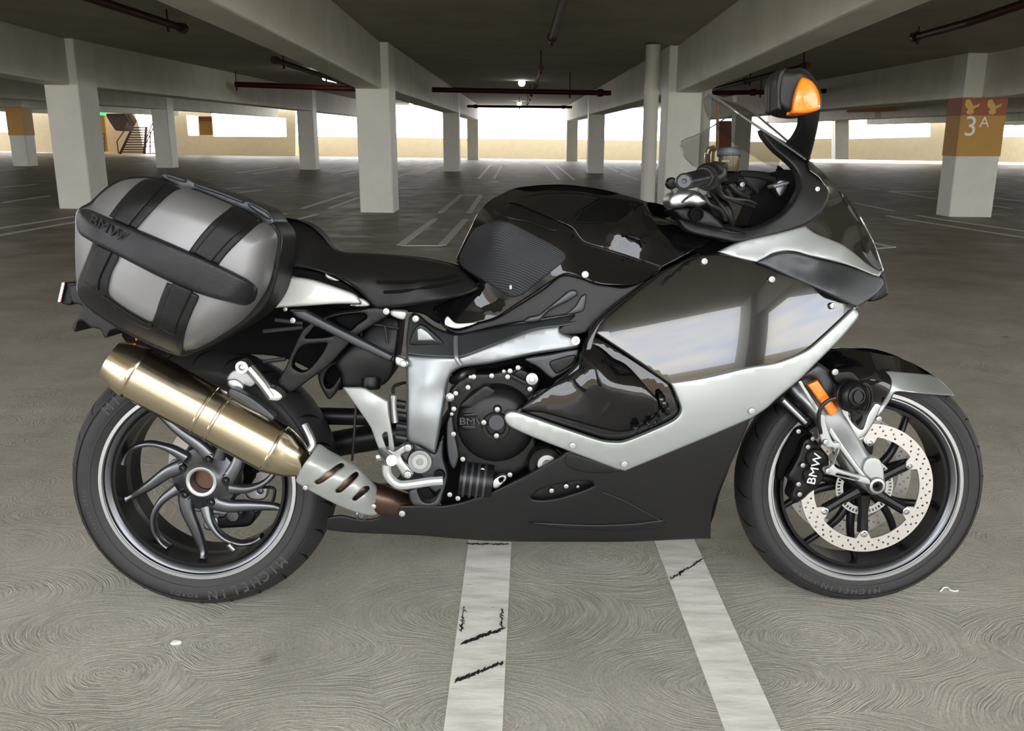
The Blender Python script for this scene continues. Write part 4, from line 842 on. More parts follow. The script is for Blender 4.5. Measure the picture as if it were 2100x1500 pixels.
# windscreen
sc_rows = [((980, 575), .13, (1012, 600)), ((880, 505), .135, (925, 515)), ((760, 425), .14, (840, 440)), ((640, 345), .13, (750, 365)), ((560, 288), .115, (670, 300)), ((490, 240), .08, (560, 248)), ((425, 205), .03, (412, 198))]
V = []; nrow = 17
for (nx, ny), w, (cx, cy) in sc_rows:
    a = Lp(*Z(6)(nx, ny), w); c = Lp(*Z(6)(cx, cy), 0)
    for i in range(nrow):
        t = -1+2*i/(nrow-1); V.append(Vector((c.x+(a.x-c.x)*abs(t)**2, -w*t*-1*-1, c.z+(a.z-c.z)*abs(t)**2)))
Fc = [(j*nrow+i, j*nrow+i+1, (j+1)*nrow+i+1, (j+1)*nrow+i) for j in range(len(sc_rows)-1) for i in range(nrow-1)]
wsn = mesh('windscreen', V, Fc, M['screen'], bike, True, rec=True); md = wsn.modifiers.new('t', 'SOLIDIFY'); md.thickness = .0035
md = wsn.modifiers.new('s', 'SUBSURF'); md.levels = 2; md.render_levels = 2
P = [V[j*nrow] if V[j*nrow].y < 0 else V[j*nrow+nrow-1] for j in range(len(sc_rows))]
mb = MB(); mb.tube(crv(P), .0028, 8); mb.build('screen_edge', M['screenedge'], wsn)
tubep('screen_edge', [(x, y, -.11-.06*min(1, (575-x)/300)) for x, y in ((575, 305), (440, 392), (350, 440), (290, 462), (264, 490), (290, 560), (340, 612))], .0016, M['screenedge'], wsn, zc=6)
tubep('screen_edge', [(412, 198, 0), (560, 248, 0), (670, 300, 0), (750, 365, 0), (840, 440, 0), (925, 515, 0)], .0022, M['screenedge'], wsn, zc=6)
panel('screen_wing', [(575, 305), (440, 392), (350, 440), (290, 462), (262, 490), (290, 560), (340, 612), (420, 640), (600, 640), (800, 640), (830, 560), (760, 440), (650, 340)], Field(zz(6, (575, 305, -.11), (300, 480, -.17), (800, 600, -.15))), M['screen'], wsn, zc=6, th=.003)
# mirror
mr = panel('mirror', [(805, 130), (822, 80), (845, 58), (905, 60), (960, 55), (1005, 85), (1040, 130), (1065, 185), (1072, 240), (1062, 295, 1), (980, 318), (900, 316), (845, 302), (842, 292), (806, 290, 1), (803, 200)], .37, M['mblack'], zc=6, th=.07, lip=.035, lr=12, step=6)
panel('mirror_rim', [(806, 140), (822, 78), (842, 55), (870, 60), (852, 120), (842, 200), (845, 296), (806, 292, 1)], .375, M['mblack'], mr, zc=6, th=.06, lip=.02, lr=5, step=5)
panel('turn_signal', [(955, 108), (1000, 118), (1030, 145), (1055, 190), (1064, 240), (1058, 288), (1030, 303), (960, 316), (895, 315, 1), (905, 240), (925, 165)], Field(zz(6, (955, 108, .384), (1062, 240, .379), (895, 315, .384), (960, 220, .388))), M['orange'], mr, zc=6, th=.03, lip=.016, lr=6, step=5)
panel('mirror_arm', [(960, 310, 1), (1062, 298, 1), (1050, 380), (1030, 470), (1010, 545), (995, 590, 1), (900, 500, 1), (885, 480), (925, 430), (955, 370)], Field(zz(6, (960, 310, .35), (1062, 298, .34), (1030, 470, .22), (995, 590, .13), (890, 480, .17), (925, 430, .22))), M['mblack'], mr, zc=6, th=.03, lip=.012, lr=6, step=6)
# ------------------------------------------------------------------ tank
TO = zz(5, (60, 690), (75, 630), (150, 470), (240, 290), (320, 205), (410, 155), (500, 112), (600, 92), (800, 76), (1000, 82), (1250, 120), (1450, 170), (1600, 215), (1750, 265), (1800, 300), (1870, 400, 1), (1980, 450), (2100, 500), (1950, 600), (1700, 740, 1), (1590, 818), (1500, 870), (1300, 875), (1180, 860), (1040, 810), (920, 790), (700, 930), (500, 1060), (370, 1140), (200, 1185), (60, 1210), (-60, 1130), (-130, 1060), (0, 1000), (170, 950), (240, 890), (235, 840), (150, 770))
TF = Field(zz(5, (75, 630, .06), (150, 470, .05), (240, 290, .04), (410, 155, .02), (600, 92, .0), (800, 76, .0), (1000, 82, .0), (1250, 120, .0), (1600, 215, .0), (1870, 400, .09), (2100, 500, .145), (1700, 740, .188), (1500, 870, .205), (1180, 860, .205), (700, 930, .165), (370, 1140, .15), (60, 1210, .14), (170, 950, .12),
    (450, 215, .105), (700, 320, .120), (960, 405, .135), (1230, 380, .120), (1560, 230, .07), (1350, 380, .14), (300, 400, .135), (500, 500, .165), (700, 650, .175), (500, 850, .165), (1040, 500, .138), (1230, 580, .150), (1500, 660, .158), (1000, 650, .165), (1200, 700, .172), (900, 500, .155), (1800, 500, .15), (800, 230, .07), (1150, 200, .05), (1450, 280, .07)))
tk = panel('fuel_tank', TO, TF, M['gblack'], th=.01, lip=.004, lr=4, mirror=True, step=9)
panel('tank_cover', [(470, 215, 1), (560, 235), (800, 335), (960, 405), (1000, 440), (1040, 500), (1090, 540), (1230, 585), (1450, 655), (1700, 738, 1), (1900, 630), (2060, 520, 1), (1975, 470), (1860, 415), (1700, 330), (1600, 300), (1555, 235), (1420, 330), (1340, 378), (1000, 380), (985, 370), (1040, 290), (1130, 230), (1220, 170, 1), (1000, 140), (700, 150)], TF.plus(.006), M['gblack'], tk, zc=5, th=.008, lip=.007, lr=3.5, step=8)
panel('tank_opening', [(1010, 375), (1050, 300), (1140, 235), (1225, 175), (1400, 190), (1555, 232), (1410, 330), (1330, 372)], TF.plus(.001), M['deep'], tk, zc=5, th=.004)
panel('knee_pad', [(90, 650), (130, 560), (200, 440), (290, 385), (390, 358), (450, 365), (520, 388), (720, 490), (860, 565), (920, 610), (938, 650), (915, 690), (740, 830), (620, 930), (560, 962), (490, 968), (400, 915), (260, 830), (110, 730)], TF.plus(.004), M['knit'], tk, zc=5, th=.004, lip=.004, lr=3)
panel('tank_vent', [(365, 275), (420, 245), (500, 232), (600, 262), (750, 330), (860, 390), (878, 415), (860, 442), (820, 442), (620, 372), (480, 345), (370, 300)], TF.plus(.003), M['sblack'], tk, zc=5, th=.004, lip=.004)
text_mesh('8', .012, M['alu'], tk, 'pad_mark', Matrix.Translation(Lp(*Z(5)(495, 893), TF(*Z(5)(495, 893))+.009))@Matrix.Rotation(pi/2, 4, 'X'), .0004)
bolt(1088, 790, TF(*Z(5)(1088, 790))+.004, .0085, 'bright', tk, 5)
# side cover below the tank, frame link parts
sc = panel('tank_side_cover', [(240, 1180), (380, 1140), (520, 1058), (760, 905), (900, 800), (1040, 815), (1170, 860), (1290, 880), (1420, 890), (1600, 815), (1690, 750), (1560, 860), (1300, 1050), (1160, 1180), (1080, 1260), (870, 1270), (860, 1240), (940, 1170), (1000, 1110), (700, 1150), (400, 1200), (80, 1270), (-40, 1210), (-70, 1160), (60, 1235)], Field(zz(5, (240, 1180, .148), (1040, 815, .18), (1600, 815, .188), (1160, 1180, .19), (870, 1270, .19), (60, 1240, .14))), M['mblack'], zc=5, th=.02, lip=.006)
panel('cover_strut', [(600, 1170), (640, 1130), (720, 1110), (860, 1000), (960, 920), (1010, 915), (1030, 950), (960, 1000), (800, 1080), (720, 1160)], .197, M['titan'], sc, zc=5, th=.02, lip=.008)
panel('cover_strut', [(940, 1110), (1010, 1040), (1060, 960), (1100, 950), (1085, 1060), (1060, 1090)], .195, M['titan'], sc, zc=5, th=.02, lip=.006)
panel('tank_edge_highlight', [(-10, 1125), (60, 1180), (220, 1175), (150, 1205), (60, 1222), (-30, 1190)], .156, M['wpaint'], tk, zc=5, th=.006, lip=.004)  # white strip painted in for the highlight along the tank's lower edge
# ------------------------------------------------------------------ seat and tail
SO = [(562, 452), (600, 448), (640, 460), (668, 482), (692, 514), (740, 519), (790, 522), (840, 527), (900, 537), (935, 547), (953, 558), (968, 574), (981, 586), (982, 593), (950, 606), (876, 622), (804, 632), (772, 633), (756, 620), (732, 594), (703, 574), (668, 562), (636, 553), (600, 548), (562, 546)]
SF = Field([(562, 452, .0), (600, 448, .0), (668, 482, .0), (692, 514, .02), (790, 522, .03), (900, 537, .05), (953, 558, .09), (981, 590, .15), (876, 622, .165), (772, 633, .165), (732, 594, .165), (668, 562, .16), (562, 546, .15), (620, 500, .12), (760, 560, .145), (860, 575, .155), (700, 545, .12)])
seat = panel('seat', SO, SF, M['seat'], th=.02, lip=.016, lr=7, mirror=True, step=8)
tubep('seat_groove', [(x, y, SF(*Z(3)(x, y))+.0008) for x, y in ((970, 330), (1100, 332), (1300, 325), (1500, 305), (1660, 275))], .0035, M['deep'], seat, zc=3); tubep('seat_groove', [(x, y, SF(*Z(3)(x, y))+.0008) for x, y in ((1030, 415), (1200, 405), (1400, 375), (1560, 345), (1700, 318))], .0035, M['deep'], seat, zc=3)
tl = panel('tail_cover', [(430, 585), (460, 560), (520, 565), (566, 569), (600, 568), (640, 574), (690, 590), (727, 604), (740, 618), (739, 624, 1), (690, 624), (620, 629), (545, 634), (430, 650)], Field([(430, 600, .13), (566, 569, .15), (740, 620, .165), (620, 605, .175), (545, 634, .15), (500, 600, .16)]), M['wpaint'], th=.01, lip=.014, lr=8, mirror=True)
panel('tail_clip', [(735, 612), (748, 616), (757, 627), (735, 629), (718, 626), (740, 624)], .17, M['lightgrey'], tl, th=.01)
panel('seat_base', [(560, 545), (640, 556), (700, 578), (745, 612), (738, 620), (690, 592), (600, 566), (560, 568)], .145, M['deep'], th=.03); panel('seat_latch', [(666, 560), (672, 563), (695, 575), (688, 577), (669, 570)], .163, M['alu'], seat, th=.006)
# dark core that fills the middle of the bike, and subframe
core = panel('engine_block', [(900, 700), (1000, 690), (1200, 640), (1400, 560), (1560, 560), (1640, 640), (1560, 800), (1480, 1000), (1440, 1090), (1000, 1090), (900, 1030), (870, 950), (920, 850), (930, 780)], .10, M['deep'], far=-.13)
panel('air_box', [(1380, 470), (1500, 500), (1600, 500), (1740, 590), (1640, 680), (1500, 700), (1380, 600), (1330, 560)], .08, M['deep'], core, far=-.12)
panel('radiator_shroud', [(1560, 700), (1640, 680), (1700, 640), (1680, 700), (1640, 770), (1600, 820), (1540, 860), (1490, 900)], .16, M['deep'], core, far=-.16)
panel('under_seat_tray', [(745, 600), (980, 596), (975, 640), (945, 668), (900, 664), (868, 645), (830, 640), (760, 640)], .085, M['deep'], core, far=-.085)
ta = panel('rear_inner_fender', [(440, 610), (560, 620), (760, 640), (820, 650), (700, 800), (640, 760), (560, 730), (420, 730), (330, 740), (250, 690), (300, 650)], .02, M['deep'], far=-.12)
sub = panel('rear_subframe', [(1085, 575), (1000, 545), (900, 548), (800, 570), (640, 590), (540, 620), (460, 655), (400, 680), (330, 740), (270, 860), (190, 1060), (120, 1180), (170, 1260), (250, 1265), (400, 1160), (560, 1040), (680, 915), (800, 790), (950, 690), (1090, 605)], .150, M['sblack'], zc=3, th=.025, lip=.005, lr=3.5,
    holes=[[(358, 806, 1), (400, 760), (450, 712), (560, 760), (600, 785, 1), (500, 800)], [(250, 1050), (262, 980), (310, 900), (360, 868), (440, 858), (545, 850, 1), (495, 945), (400, 1060), (330, 1095), (270, 1070)], [(540, 655), (620, 625), (720, 605), (860, 600), (882, 630), (800, 690), (735, 742), (640, 700)]])
panel('subframe_link', [(610, 640), (720, 600), (860, 597), (880, 625), (790, 700), (740, 740)], .125, M['deep'], sub, zc=3, th=.03)
panel('rear_bracket', [(480, 1060), (540, 1040), (640, 990), (680, 1010), (655, 1040), (600, 1040), (535, 1110), (520, 1190), (545, 1235), (590, 1220), (655, 1130), (670, 1170), (600, 1300), (560, 1330), (500, 1240), (470, 1150)], .06, M['sblack'], sub, zc=3, th=.03)
for k, (a, b) in enumerate((((100, 650, .12), (340, 680, .12)), ((0, 750, .11), (340, 715, .11)), ((0, 1010, .09), (190, 985, .09)))): tubep('frame_tube', [a, b], .005, M['titan'], sub, zc=3)
bolt(256, 655, .155, .007, 'bright', sub, 3); bolt(192, 560, .155, .005, 'bright', sub, 3)
sp = panel('support_strut', [(225, 570, 1), (350, 570, 1), (600, 700), (900, 850), (1115, 960, 1), (1085, 1010, 1), (800, 880), (500, 730), (290, 630, 1)], .190, M['titan'], zc=3, th=.02, lip=.006, lr=4)
panel('strut_end', [(1130, 965), (1165, 965), (1235, 1000), (1245, 1030), (1225, 1060), (1190, 1065), (1130, 1030)], .196, M['alu'], sp, zc=3, th=.02, lip=.006); bolt(1198, 1025, .198, .008, 'alu', sp, 3)
panel('strut_sleeve', [(1100, 970), (1125, 965), (1120, 1010), (1095, 1010)], .194, M['sblack'], sp, zc=3, th=.02)
res = panel('reservoir_box', [(950, 600), (1100, 615), (1165, 650), (1165, 760), (1140, 960), (1105, 1120), (1010, 1215), (860, 1220), (700, 1222), (665, 1120), (620, 1010), (720, 900), (840, 790), (900, 700)], Field(zz(3, (950, 600, .10), (1160, 700, .12), (700, 1222, .12), (1010, 1215, .12), (880, 950, .14))), M['mblack'], zc=3, th=.10, lip=.02, lr=7)
disc('reservoir_cap', 920, 1190, .13, [(.0, .014), (.020, .014), (.022, .010), (.022, -.01)], M['sblack'], res, zc=3, ax=(0, -.3, -1))
tubep('reservoir_rib', [(945, 690, .135), (1160, 725, .135)], .003, M['mblack'], res, zc=3); tubep('reservoir_rib', [(1040, 700, .14), (1060, 850, .145)], .003, M['mblack'], res, zc=3)
panel('relay_block', [(1085, 575), (1120, 570), (1220, 585), (1205, 645), (1150, 640), (1090, 610)], .16, M['lightgrey'], zc=3, th=.03, lip=.004)
for x, y in ((1052, 578), (1304, 640)): bolt(x, y, .175, .008, 'bright', None, 3)
# ------------------------------------------------------------------ main frame
fr = panel('main_frame', [(520, 320, 1), (640, 330), (820, 335), (880, 325), (1100, 240), (1300, 165), (1465, 140, 1), (1470, 180), (1530, 205), (1585, 225), (1572, 278), (1300, 322), (1050, 375), (870, 400), (810, 430), (785, 470), (765, 540), (750, 640), (722, 800), (700, 922), (690, 930), (610, 885), (530, 848), (522, 700), (520, 500)],
    Field(zz(4, (520, 320, .185), (820, 335, .205), (1300, 165, .195), (1585, 225, .205), (870, 400, .205), (1300, 322, .21), (530, 848, .20), (700, 922, .205), (640, 500, .212), (640, 700, .215), (1100, 310, .216), (540, 500, .195), (760, 540, .20))), M['frame'], zc=4, th=.05, lip=.014, lr=6, step=9)
panel('frame_upper_face', [(540, 85), (560, 72), (600, 90), (640, 125), (700, 165), (810, 205), (900, 195), (1100, 155), (1300, 120), (1600, 72), (1620, 88), (1560, 130), (1465, 150, 1), (1300, 172), (1100, 246), (880, 332), (820, 340), (640, 335), (522, 322, 1), (520, 230), (530, 140)],
    Field(zz(4, (560, 72, .135), (810, 205, .165), (1100, 155, .165), (1600, 72, .175), (522, 322, .186), (820, 340, .207), (1100, 246, .205), (1465, 150, .197), (600, 250, .175))), M['titan'], fr, zc=4, th=.03, lip=.006, lr=4)  # same paint as the frame; darker colour puts the shade into this face
tubep('weld_seam', [(824, 215, .172), (824, 290, .196), (830, 345, .210), (852, 385, .209)], .0055, M['frame'], fr, zc=4)
panel('frame_window', [(545, 262), (548, 215), (575, 160), (605, 135), (640, 150), (700, 200), (762, 262, 1), (650, 268)], .180, M['sblack'], fr, zc=4, th=.01, lip=.004)
panel('frame_window_inset', [(583, 165, 1), (610, 155, 1), (655, 185), (700, 238, 1), (588, 240, 1)], .186, M['frame'], fr, zc=4, th=.006)
bolt(578, 102, .160, .009, 'alu', fr, 4); 
disc('frame_bolt', 1560, 235, .215, [(.0, .002), (.004, .002), (.004, .007), (.0095, .007), (.0095, -.01)], M['bright'], fr, zc=4)
pv = panel('pivot_plate', [(700, 925), (725, 860), (745, 840), (745, 960), (770, 1050), (770, 1100), (745, 1180), (715, 1250), (600, 1255), (555, 1240), (540, 1160), (640, 1120), (600, 1060), (530, 1030), (525, 960), (560, 910), (560, 880), (530, 850), (610, 888), (690, 932)], .190, M['titan'], fr, zc=4, th=.03, lip=.006, lr=4, holes=[[(590, 1150), (640, 1130), (700, 1170), (730, 1150), (690, 1225), (620, 1225)]])
disc('pivot_boss', 605, 978, .192, [(.0, .010), (.007, .010), (.0075, .014), (.016, .014), (.0165, .008), (.026, .008), (.028, .0), (.028, -.02)], M['frame'], fr, zc=4)
disc('pivot_ring', 605, 978, .2005, [(.0085, .006), (.017, .006), (.017, 0), (.0085, 0)], M['bright'], fr, zc=4)
disc('pivot_cap', 725, 1062, .196, [(0, .006), (.006, .008), (.011, .008), (.013, 0)], M['sblack'], fr, zc=4)
panel('hook_plate', [(1250, 350), (1400, 322), (1575, 292), (1568, 350), (1540, 400), (1425, 470), (1400, 460), (1330, 400)], .195, M['titan'], fr, zc=4, th=.012, lip=.004)
panel('hook_slot', [(1400, 370), (1460, 345), (1560, 325), (1545, 380), (1450, 440), (1420, 420)], .199, M['sblack'], fr, zc=4, th=.004, lip=.003)
# ------------------------------------------------------------------ engine
eb = panel('engine_cover', [(780, 560), (820, 500), (900, 440), (1050, 430), (1200, 400), (1300, 440), (1350, 480), (1320, 560), (1300, 700), (1320, 900), (1290, 990), (1200, 1060), (1100, 1080), (980, 1060), (880, 1000), (830, 960), (800, 850), (780, 700)], .165, M['sblack'], zc=4, th=.08, lip=.012, lr=6)
cc = disc('clutch_cover', 1072, 745, .178, [(.0, .030), (.020, .030), (.022, .034), (.030, .034), (.032, .028), (.060, .026), (.080, .016), (.088, .002), (.090, -.02)], M['sblack'], zc=4, n=64)
disc('clutch_cap', 1075, 738, .214, [(0, .006), (.017, .006), (.018, .004), (.018, -.006)], M['titan'], cc, zc=4)
panel('cover_plate', [(850, 640), (960, 540), (1010, 510), (1050, 530), (1070, 545), (1060, 570), (1010, 620), (960, 650)], .200, M['sblack'], cc, zc=4, th=.02, lip=.006)
for pts in ([(860, 690), (900, 680), (1020, 672), (1020, 690), (1000, 715), (880, 712)], [(850, 760), (900, 752), (1000, 765), (1020, 800), (1000, 802), (880, 790)], [(1140, 790), (1250, 780), (1300, 800), (1180, 800)]): panel('cover_rib', pts, .205, M['sblack'], cc, zc=4, th=.02, lip=.008)
text_mesh('BMW', .022, M['titan'], cc, 'cover_lettering', Matrix.Translation(Lp(*Z(4)(935, 736), .211))@Matrix.Rotation(pi/2, 4, 'X'), .001, 1.25)
for x, y in ((935, 458), (1045, 452), (1143, 458), (1158, 422), (1207, 402), (900, 523), (825, 560), (813, 655), (800, 687), (811, 810), (868, 964), (990, 1033), (1157, 1060), (1280, 533), (1120, 425), (915, 460), (788, 1182), (838, 1205)): bolt(x, y, .184, .0062 if (x, y) not in ((1120, 425), (915, 460), (800, 687)) else .0045, 'bright', eb, 4)
for x, y in ((1080, 658), (1075, 820), (997, 738)): disc('cover_lug', x, y, .205, [(.010, -.01), (.010, .006), (.008, .008), (0, .008)], M['sblack'], cc, zc=4, n=20); bolt(x, y, .213, .0062, 'bright', cc, 4)
disc('cover_washer', 788, 583, .186, [(0, .004), (.004, .004), (.005, .008), (.0095, .006), (.0095, -.004)], M['alu'], eb, zc=4)
disc('engine_plug', 1293, 470, .186, [(0, .004), (.006, .004), (.007, .009), (.013, .008), (.014, -.004)], M['alu'], eb, zc=4, n=32)
oc = disc('oil_cap', 1385, 995, .20, [(0, .006), (.010, .008), (.011, .006), (.021, .006), (.022, .0), (.022, -.01)], M['bright'], zc=4); disc('oil_cap_ring', 1375, 990, .185, [(.023, .010), (.036, .012), (.041, .004), (.042, -.03), (.023, -.03)], M['sblack'], oc, zc=4)
panel('alternator_cover', [(1280, 960), (1310, 910), (1370, 890), (1440, 895), (1490, 930), (1500, 960), (1440, 1000), (1340, 1050), (1280, 1060)], .19, M['sblack'], oc, zc=4, th=.03, lip=.01)
panel('side_channel', [(770, 740), (800, 700), (815, 800), (835, 900), (840, 960), (815, 1025), (790, 1000), (770, 900)], .186, M['titan'], eb, zc=4, th=.02, lip=.004)
sm_ = empty('starter'); bpy.data.objects.remove(sm_)
st_m = tubep('starter_motor', [(850, 1080, .165), (1050, 1105, .165)], .040, M['sblack'], zc=4, n=28)
for x in (880, 920, 960, 1000): mb = MB(); mb.lathe([(.039, -.003), (.0425, -.003), (.0425, .003), (.039, .003)], Lp(*Z(4)(x, 1083+(x-850)*.125), .165), Lp(*Z(4)(1050, 1105), .165)-Lp(*Z(4)(850, 1080), .165), 32, closed=True); mb.build('starter_rib', M['titan'], st_m)
panel('hose_hook', [(1050, 1120), (1060, 1090), (1100, 1065), (1130, 1065), (1138, 1090), (1100, 1130), (1080, 1145), (1055, 1145)], .205, M['alu'], eb, zc=4, th=.012, lip=.004, holes=[[(1090, 1090), (1112, 1078), (1120, 1090), (1098, 1110)]])
tubep('engine_hose', [(800, 480, .15), (850, 460, .17), (880, 440, .17), (930, 425, .15)], .010, M['hose'], eb, zc=4); tubep('engine_hose', [(1230, 400, .16), (1160, 440, .175), (1180, 460, .18), (1260, 500, .18)], .005, M['hose'], eb, zc=4)
# ------------------------------------------------------------------ rider's foot controls
hg = panel('heel_guard', [(130, 525, 1), (250, 528), (300, 550), (405, 612, 1), (412, 700), (426, 775), (445, 895), (440, 915), (415, 915), (410, 860), (400, 800), (372, 818), (385, 870), (400, 915), (360, 915), (330, 850), (300, 770), (240, 680), (180, 595)],
    Field(zz(4, (130, 525, .19), (405, 612, .225), (300, 770, .20), (426, 775, .225), (420, 915, .21), (300, 640, .232))), M['lightgrey'], zc=4, th=.006, lip=.004, lr=3)
tubep('brake_cylinder', [(440, 572, .20), (438, 640, .20), (448, 740, .20)], .008, M['bright'], zc=4); tubep('brake_line', [(440, 560, .20), (445, 520, .19), (490, 500, .17), (510, 495, .15)], .004, M['hose'], zc=4)
fp = panel('footpeg_bracket', [(345, 935), (400, 900), (440, 915), (470, 900), (520, 870), (545, 890), (530, 920), (490, 950), (540, 1020), (565, 1060), (540, 1085), (500, 1080), (450, 1010), (400, 1000), (355, 975)], .215, M['alu'], zc=4, th=.02, lip=.006, lr=4)
tubep('footpeg', [(375, 925, .21), (400, 950, .27), (430, 975, .33)], [.012]*11, M['alu'], fp, zc=4); tubep('shift_link', [(340, 955, .225), (410, 945, .225)], .011, M['bright'], fp, zc=4)
for x, y in ((530, 895), (530, 1060), (385, 925)): bolt(x, y, .222, .009, 'alu', fp, 4)
tubep('brake_pedal', [(400, 1000, .235), (402, 1050, .235), (430, 1095, .235), (480, 1125, .235), (560, 1120, .235), (660, 1105, .235), (745, 1098, .235)], .010, M['lightgrey'], zc=4)
for x, y in ((445, 620), (450, 690), (460, 760), (455, 830)): tubep('shock_spring', [(x, y, .11), (x+70, y+12, .11)], .010, M['titan'], zc=4)
pp = tubep('pillion_footpeg', [(1000, 280, .185), (1060, 350, .19), (1110, 420, .19)], .013, M['alu'], zc=2)
disc('peg_boss', 965, 272, .19, [(0, .006), (.005, .006), (.007, .012), (.014, .012), (.016, .002), (.016, -.02)], M['alu'], pp, zc=2)
panel('peg_clevis', [(1085, 375), (1120, 380), (1158, 410), (1160, 430), (1135, 445), (1090, 440), (1080, 420)], .20, M['alu'], pp, zc=2, th=.03, lip=.006)
panel('peg_mount', [(920, 290), (1000, 290), (1040, 320), (1010, 370), (960, 360), (900, 350), (885, 330)], .17, M['lightgrey'], pp, zc=2, th=.03, lip=.006); panel('peg_rubber', [(890, 340), (930, 335), (965, 365), (960, 392), (920, 390), (890, 370)], .18, M['alu'], pp, zc=2, th=.02)
# swing arm area details
tubep('speed_sensor_wire', [(745, 640, .10), (735, 760, .10), (727, 880, .10), (722, 945, .10)], .003, M['hose'])
tubep('drive_shaft', [(600, 852, -.08), (770, 856, -.08)], .022, M['sblack'], n=20)
# ------------------------------------------------------------------ exhaust
A = Lp(*Z(2)(375, 270), .235); B = Lp(*Z(2)(1190, 715), .205); ax = (B-A).normalized(); Ln = (B-A).length; mf = MB(); r = .0585
prof = [(0, -.012), (.038, -.012), (.040, -.030), (.044, -.030), (.054, -.005), (r+.001, .02), (r+.0025, .024), (r+.0025, .030), (r, .034), (r, Ln*.47), (r+.0016, Ln*.475), (r+.0016, Ln*.485), (r, Ln*.49), (r, Ln*.555), (r+.0016, Ln*.56), (r+.0016, Ln*.57), (r, Ln*.575), (r, Ln*.90), (r+.0016, Ln*.905), (r+.0016, Ln*.915), (r, Ln*.92), (r-.004, Ln*.96), (.046, Ln*1.03), (.034, Ln*1.085), (.030, Ln*1.10), (0, Ln*1.10)]
mf.lathe(prof, A, ax, 72); muf = mf.build('muffler', M['gold'], bike, True, 25)
mb = MB(); mb.tube([A-ax*.028+Vector((0, .012, .012)), A-ax*.012+Vector((0, .012, .012))], .02, 20); mb.build('tailpipe_bore', M['deep'], muf)
shp = [(640, 930), (652, 912), (675, 925), (712, 945), (745, 970), (772, 1000), (786, 1030), (780, 1050), (765, 1058), (740, 1054), (700, 1040), (650, 1015), (615, 995), (607, 985), (622, 955)]
shF = Field([(655, 915, .215), (610, 985, .215), (690, 930, .19), (780, 1010, .17), (770, 1058, .175), (700, 1040, .19), (640, 955, .262), (700, 985, .252), (750, 1020, .235)])
sh = panel('heat_shield', shp, shF, M['lightgrey'], th=.004, lip=.006, lr=4, step=6, holes=[[(645, 988), (655, 982), (690, 955), (702, 950), (706, 956), (690, 968), (662, 990), (650, 994)], [(688, 1006), (700, 995), (722, 973), (732, 968), (735, 975), (722, 990), (700, 1010), (690, 1011)], [(722, 1024), (735, 1010), (748, 998), (757, 998), (757, 1005), (742, 1018), (728, 1028)]])
tubep('header_pipe', [(640, 960, .20), (700, 985, .19), (750, 1015, .17), (800, 1030, .14), (850, 1045, .09)], [.034]*21, M['header'], sh, n=24)
for x, y in ((627, 1000), (767, 1038)): bolt(x, y, .24, .006, 'alu', sh)
disc('muffler_clamp', 742, 1056, .17, [(0, .006), (.007, .006), (.009, .010), (.013, .008), (.014, -.01)], M['alud'], sh)
mb = MB(); mb.lathe([(r+.001, -.006), (r+.004, -.006), (r+.004, .006), (r+.001, .006)], A+ax*(Ln*.9), ax, 48, closed=True)
tubep('muffler_hanger', [(1270, 560, .215), (1300, 620, .225), (1310, 660, .23), (1290, 690, .235)], .008, M['bright'], muf, zc=2)
panel('muffler_bracket', [(900, 380), (960, 400), (1040, 450), (1120, 520), (1110, 545), (1060, 520), (960, 450), (890, 410)], .215, M['titan'], muf, zc=2, th=.02)
# ------------------------------------------------------------------ pannier
PO = zz(1, (192, 480), (196, 400), (215, 350), (300, 320), (350, 262), (430, 195), (520, 145), (620, 125), (740, 128), (920, 175), (1030, 205), (1320, 320), (1520, 430), (1590, 465), (1630, 520), (1640, 570), (1620, 700), (1585, 860), (1520, 985), (1400, 1130), (1230, 1250), (1070, 1340), (990, 1360), (940, 1392), (880, 1370), (600, 1240), (330, 1070), (215, 950), (200, 850), (190, 650))
PF = Field([(p[0], p[1], .30) for p in PO[::4]]+zz(1, (760, 700, .33)), cr(PO), .125, 62, 0, 2.2)
pc = panel('pannier', PO, PF, M['pgrey'], th=.05, lip=.002, lr=3, step=6, far=.30); pc['label'] = 'grey hard shell pannier with black bands on the near side'
panel('pannier_base', zz(1, (200, 560), (205, 360), (300, 290), (420, 180), (560, 118), (760, 118), (1050, 190), (1400, 330), (1600, 430), (1665, 520), (1665, 620), (1645, 800), (1590, 980), (1480, 1120), (1300, 1240), (1070, 1365), (930, 1398), (600, 1260), (300, 1070), (200, 930)), .305, M['pblk'], pc, far=.17, lip=.012, lr=5)
tubep('lid_seam', [(x, y, .322) for x, y in ((1480, 470), (1570, 480), (1615, 525), (1622, 590), (1600, 720), (1560, 880), (1500, 985), (1380, 1115), (1220, 1220), (1060, 1325), (985, 1340))], .0035, M['pgrey'], pc, zc=1, n=8)
def band(pts, e, mat, name='pannier_band', **k): return panel(name, pts, PF.plus(e), mat, pc, zc=1, th=.012, lip=.006, lr=3, step=6, **k)
band([(430, 395, 1), (500, 300), (580, 210), (660, 145), (740, 130), (840, 152), (940, 195), (900, 215), (830, 270), (730, 370), (650, 460), (625, 490, 1)], .006, M['pblk'])
band([(455, 415, 1), (520, 320), (600, 230), (680, 160), (745, 142), (830, 165), (800, 200), (700, 310), (600, 430), (570, 470, 1)], .010, M['pblk'])
band([(1000, 650, 1), (1080, 540), (1180, 430), (1280, 350), (1330, 318), (1400, 345), (1500, 405), (1530, 425), (1480, 470), (1380, 560), (1280, 660), (1215, 745, 1)], .006, M['pblk'])
band([(1035, 660, 1), (1120, 550), (1220, 440), (1310, 360), (1350, 335), (1480, 400), (1400, 480), (1280, 590), (1160, 730, 1)], .010, M['pblk'])
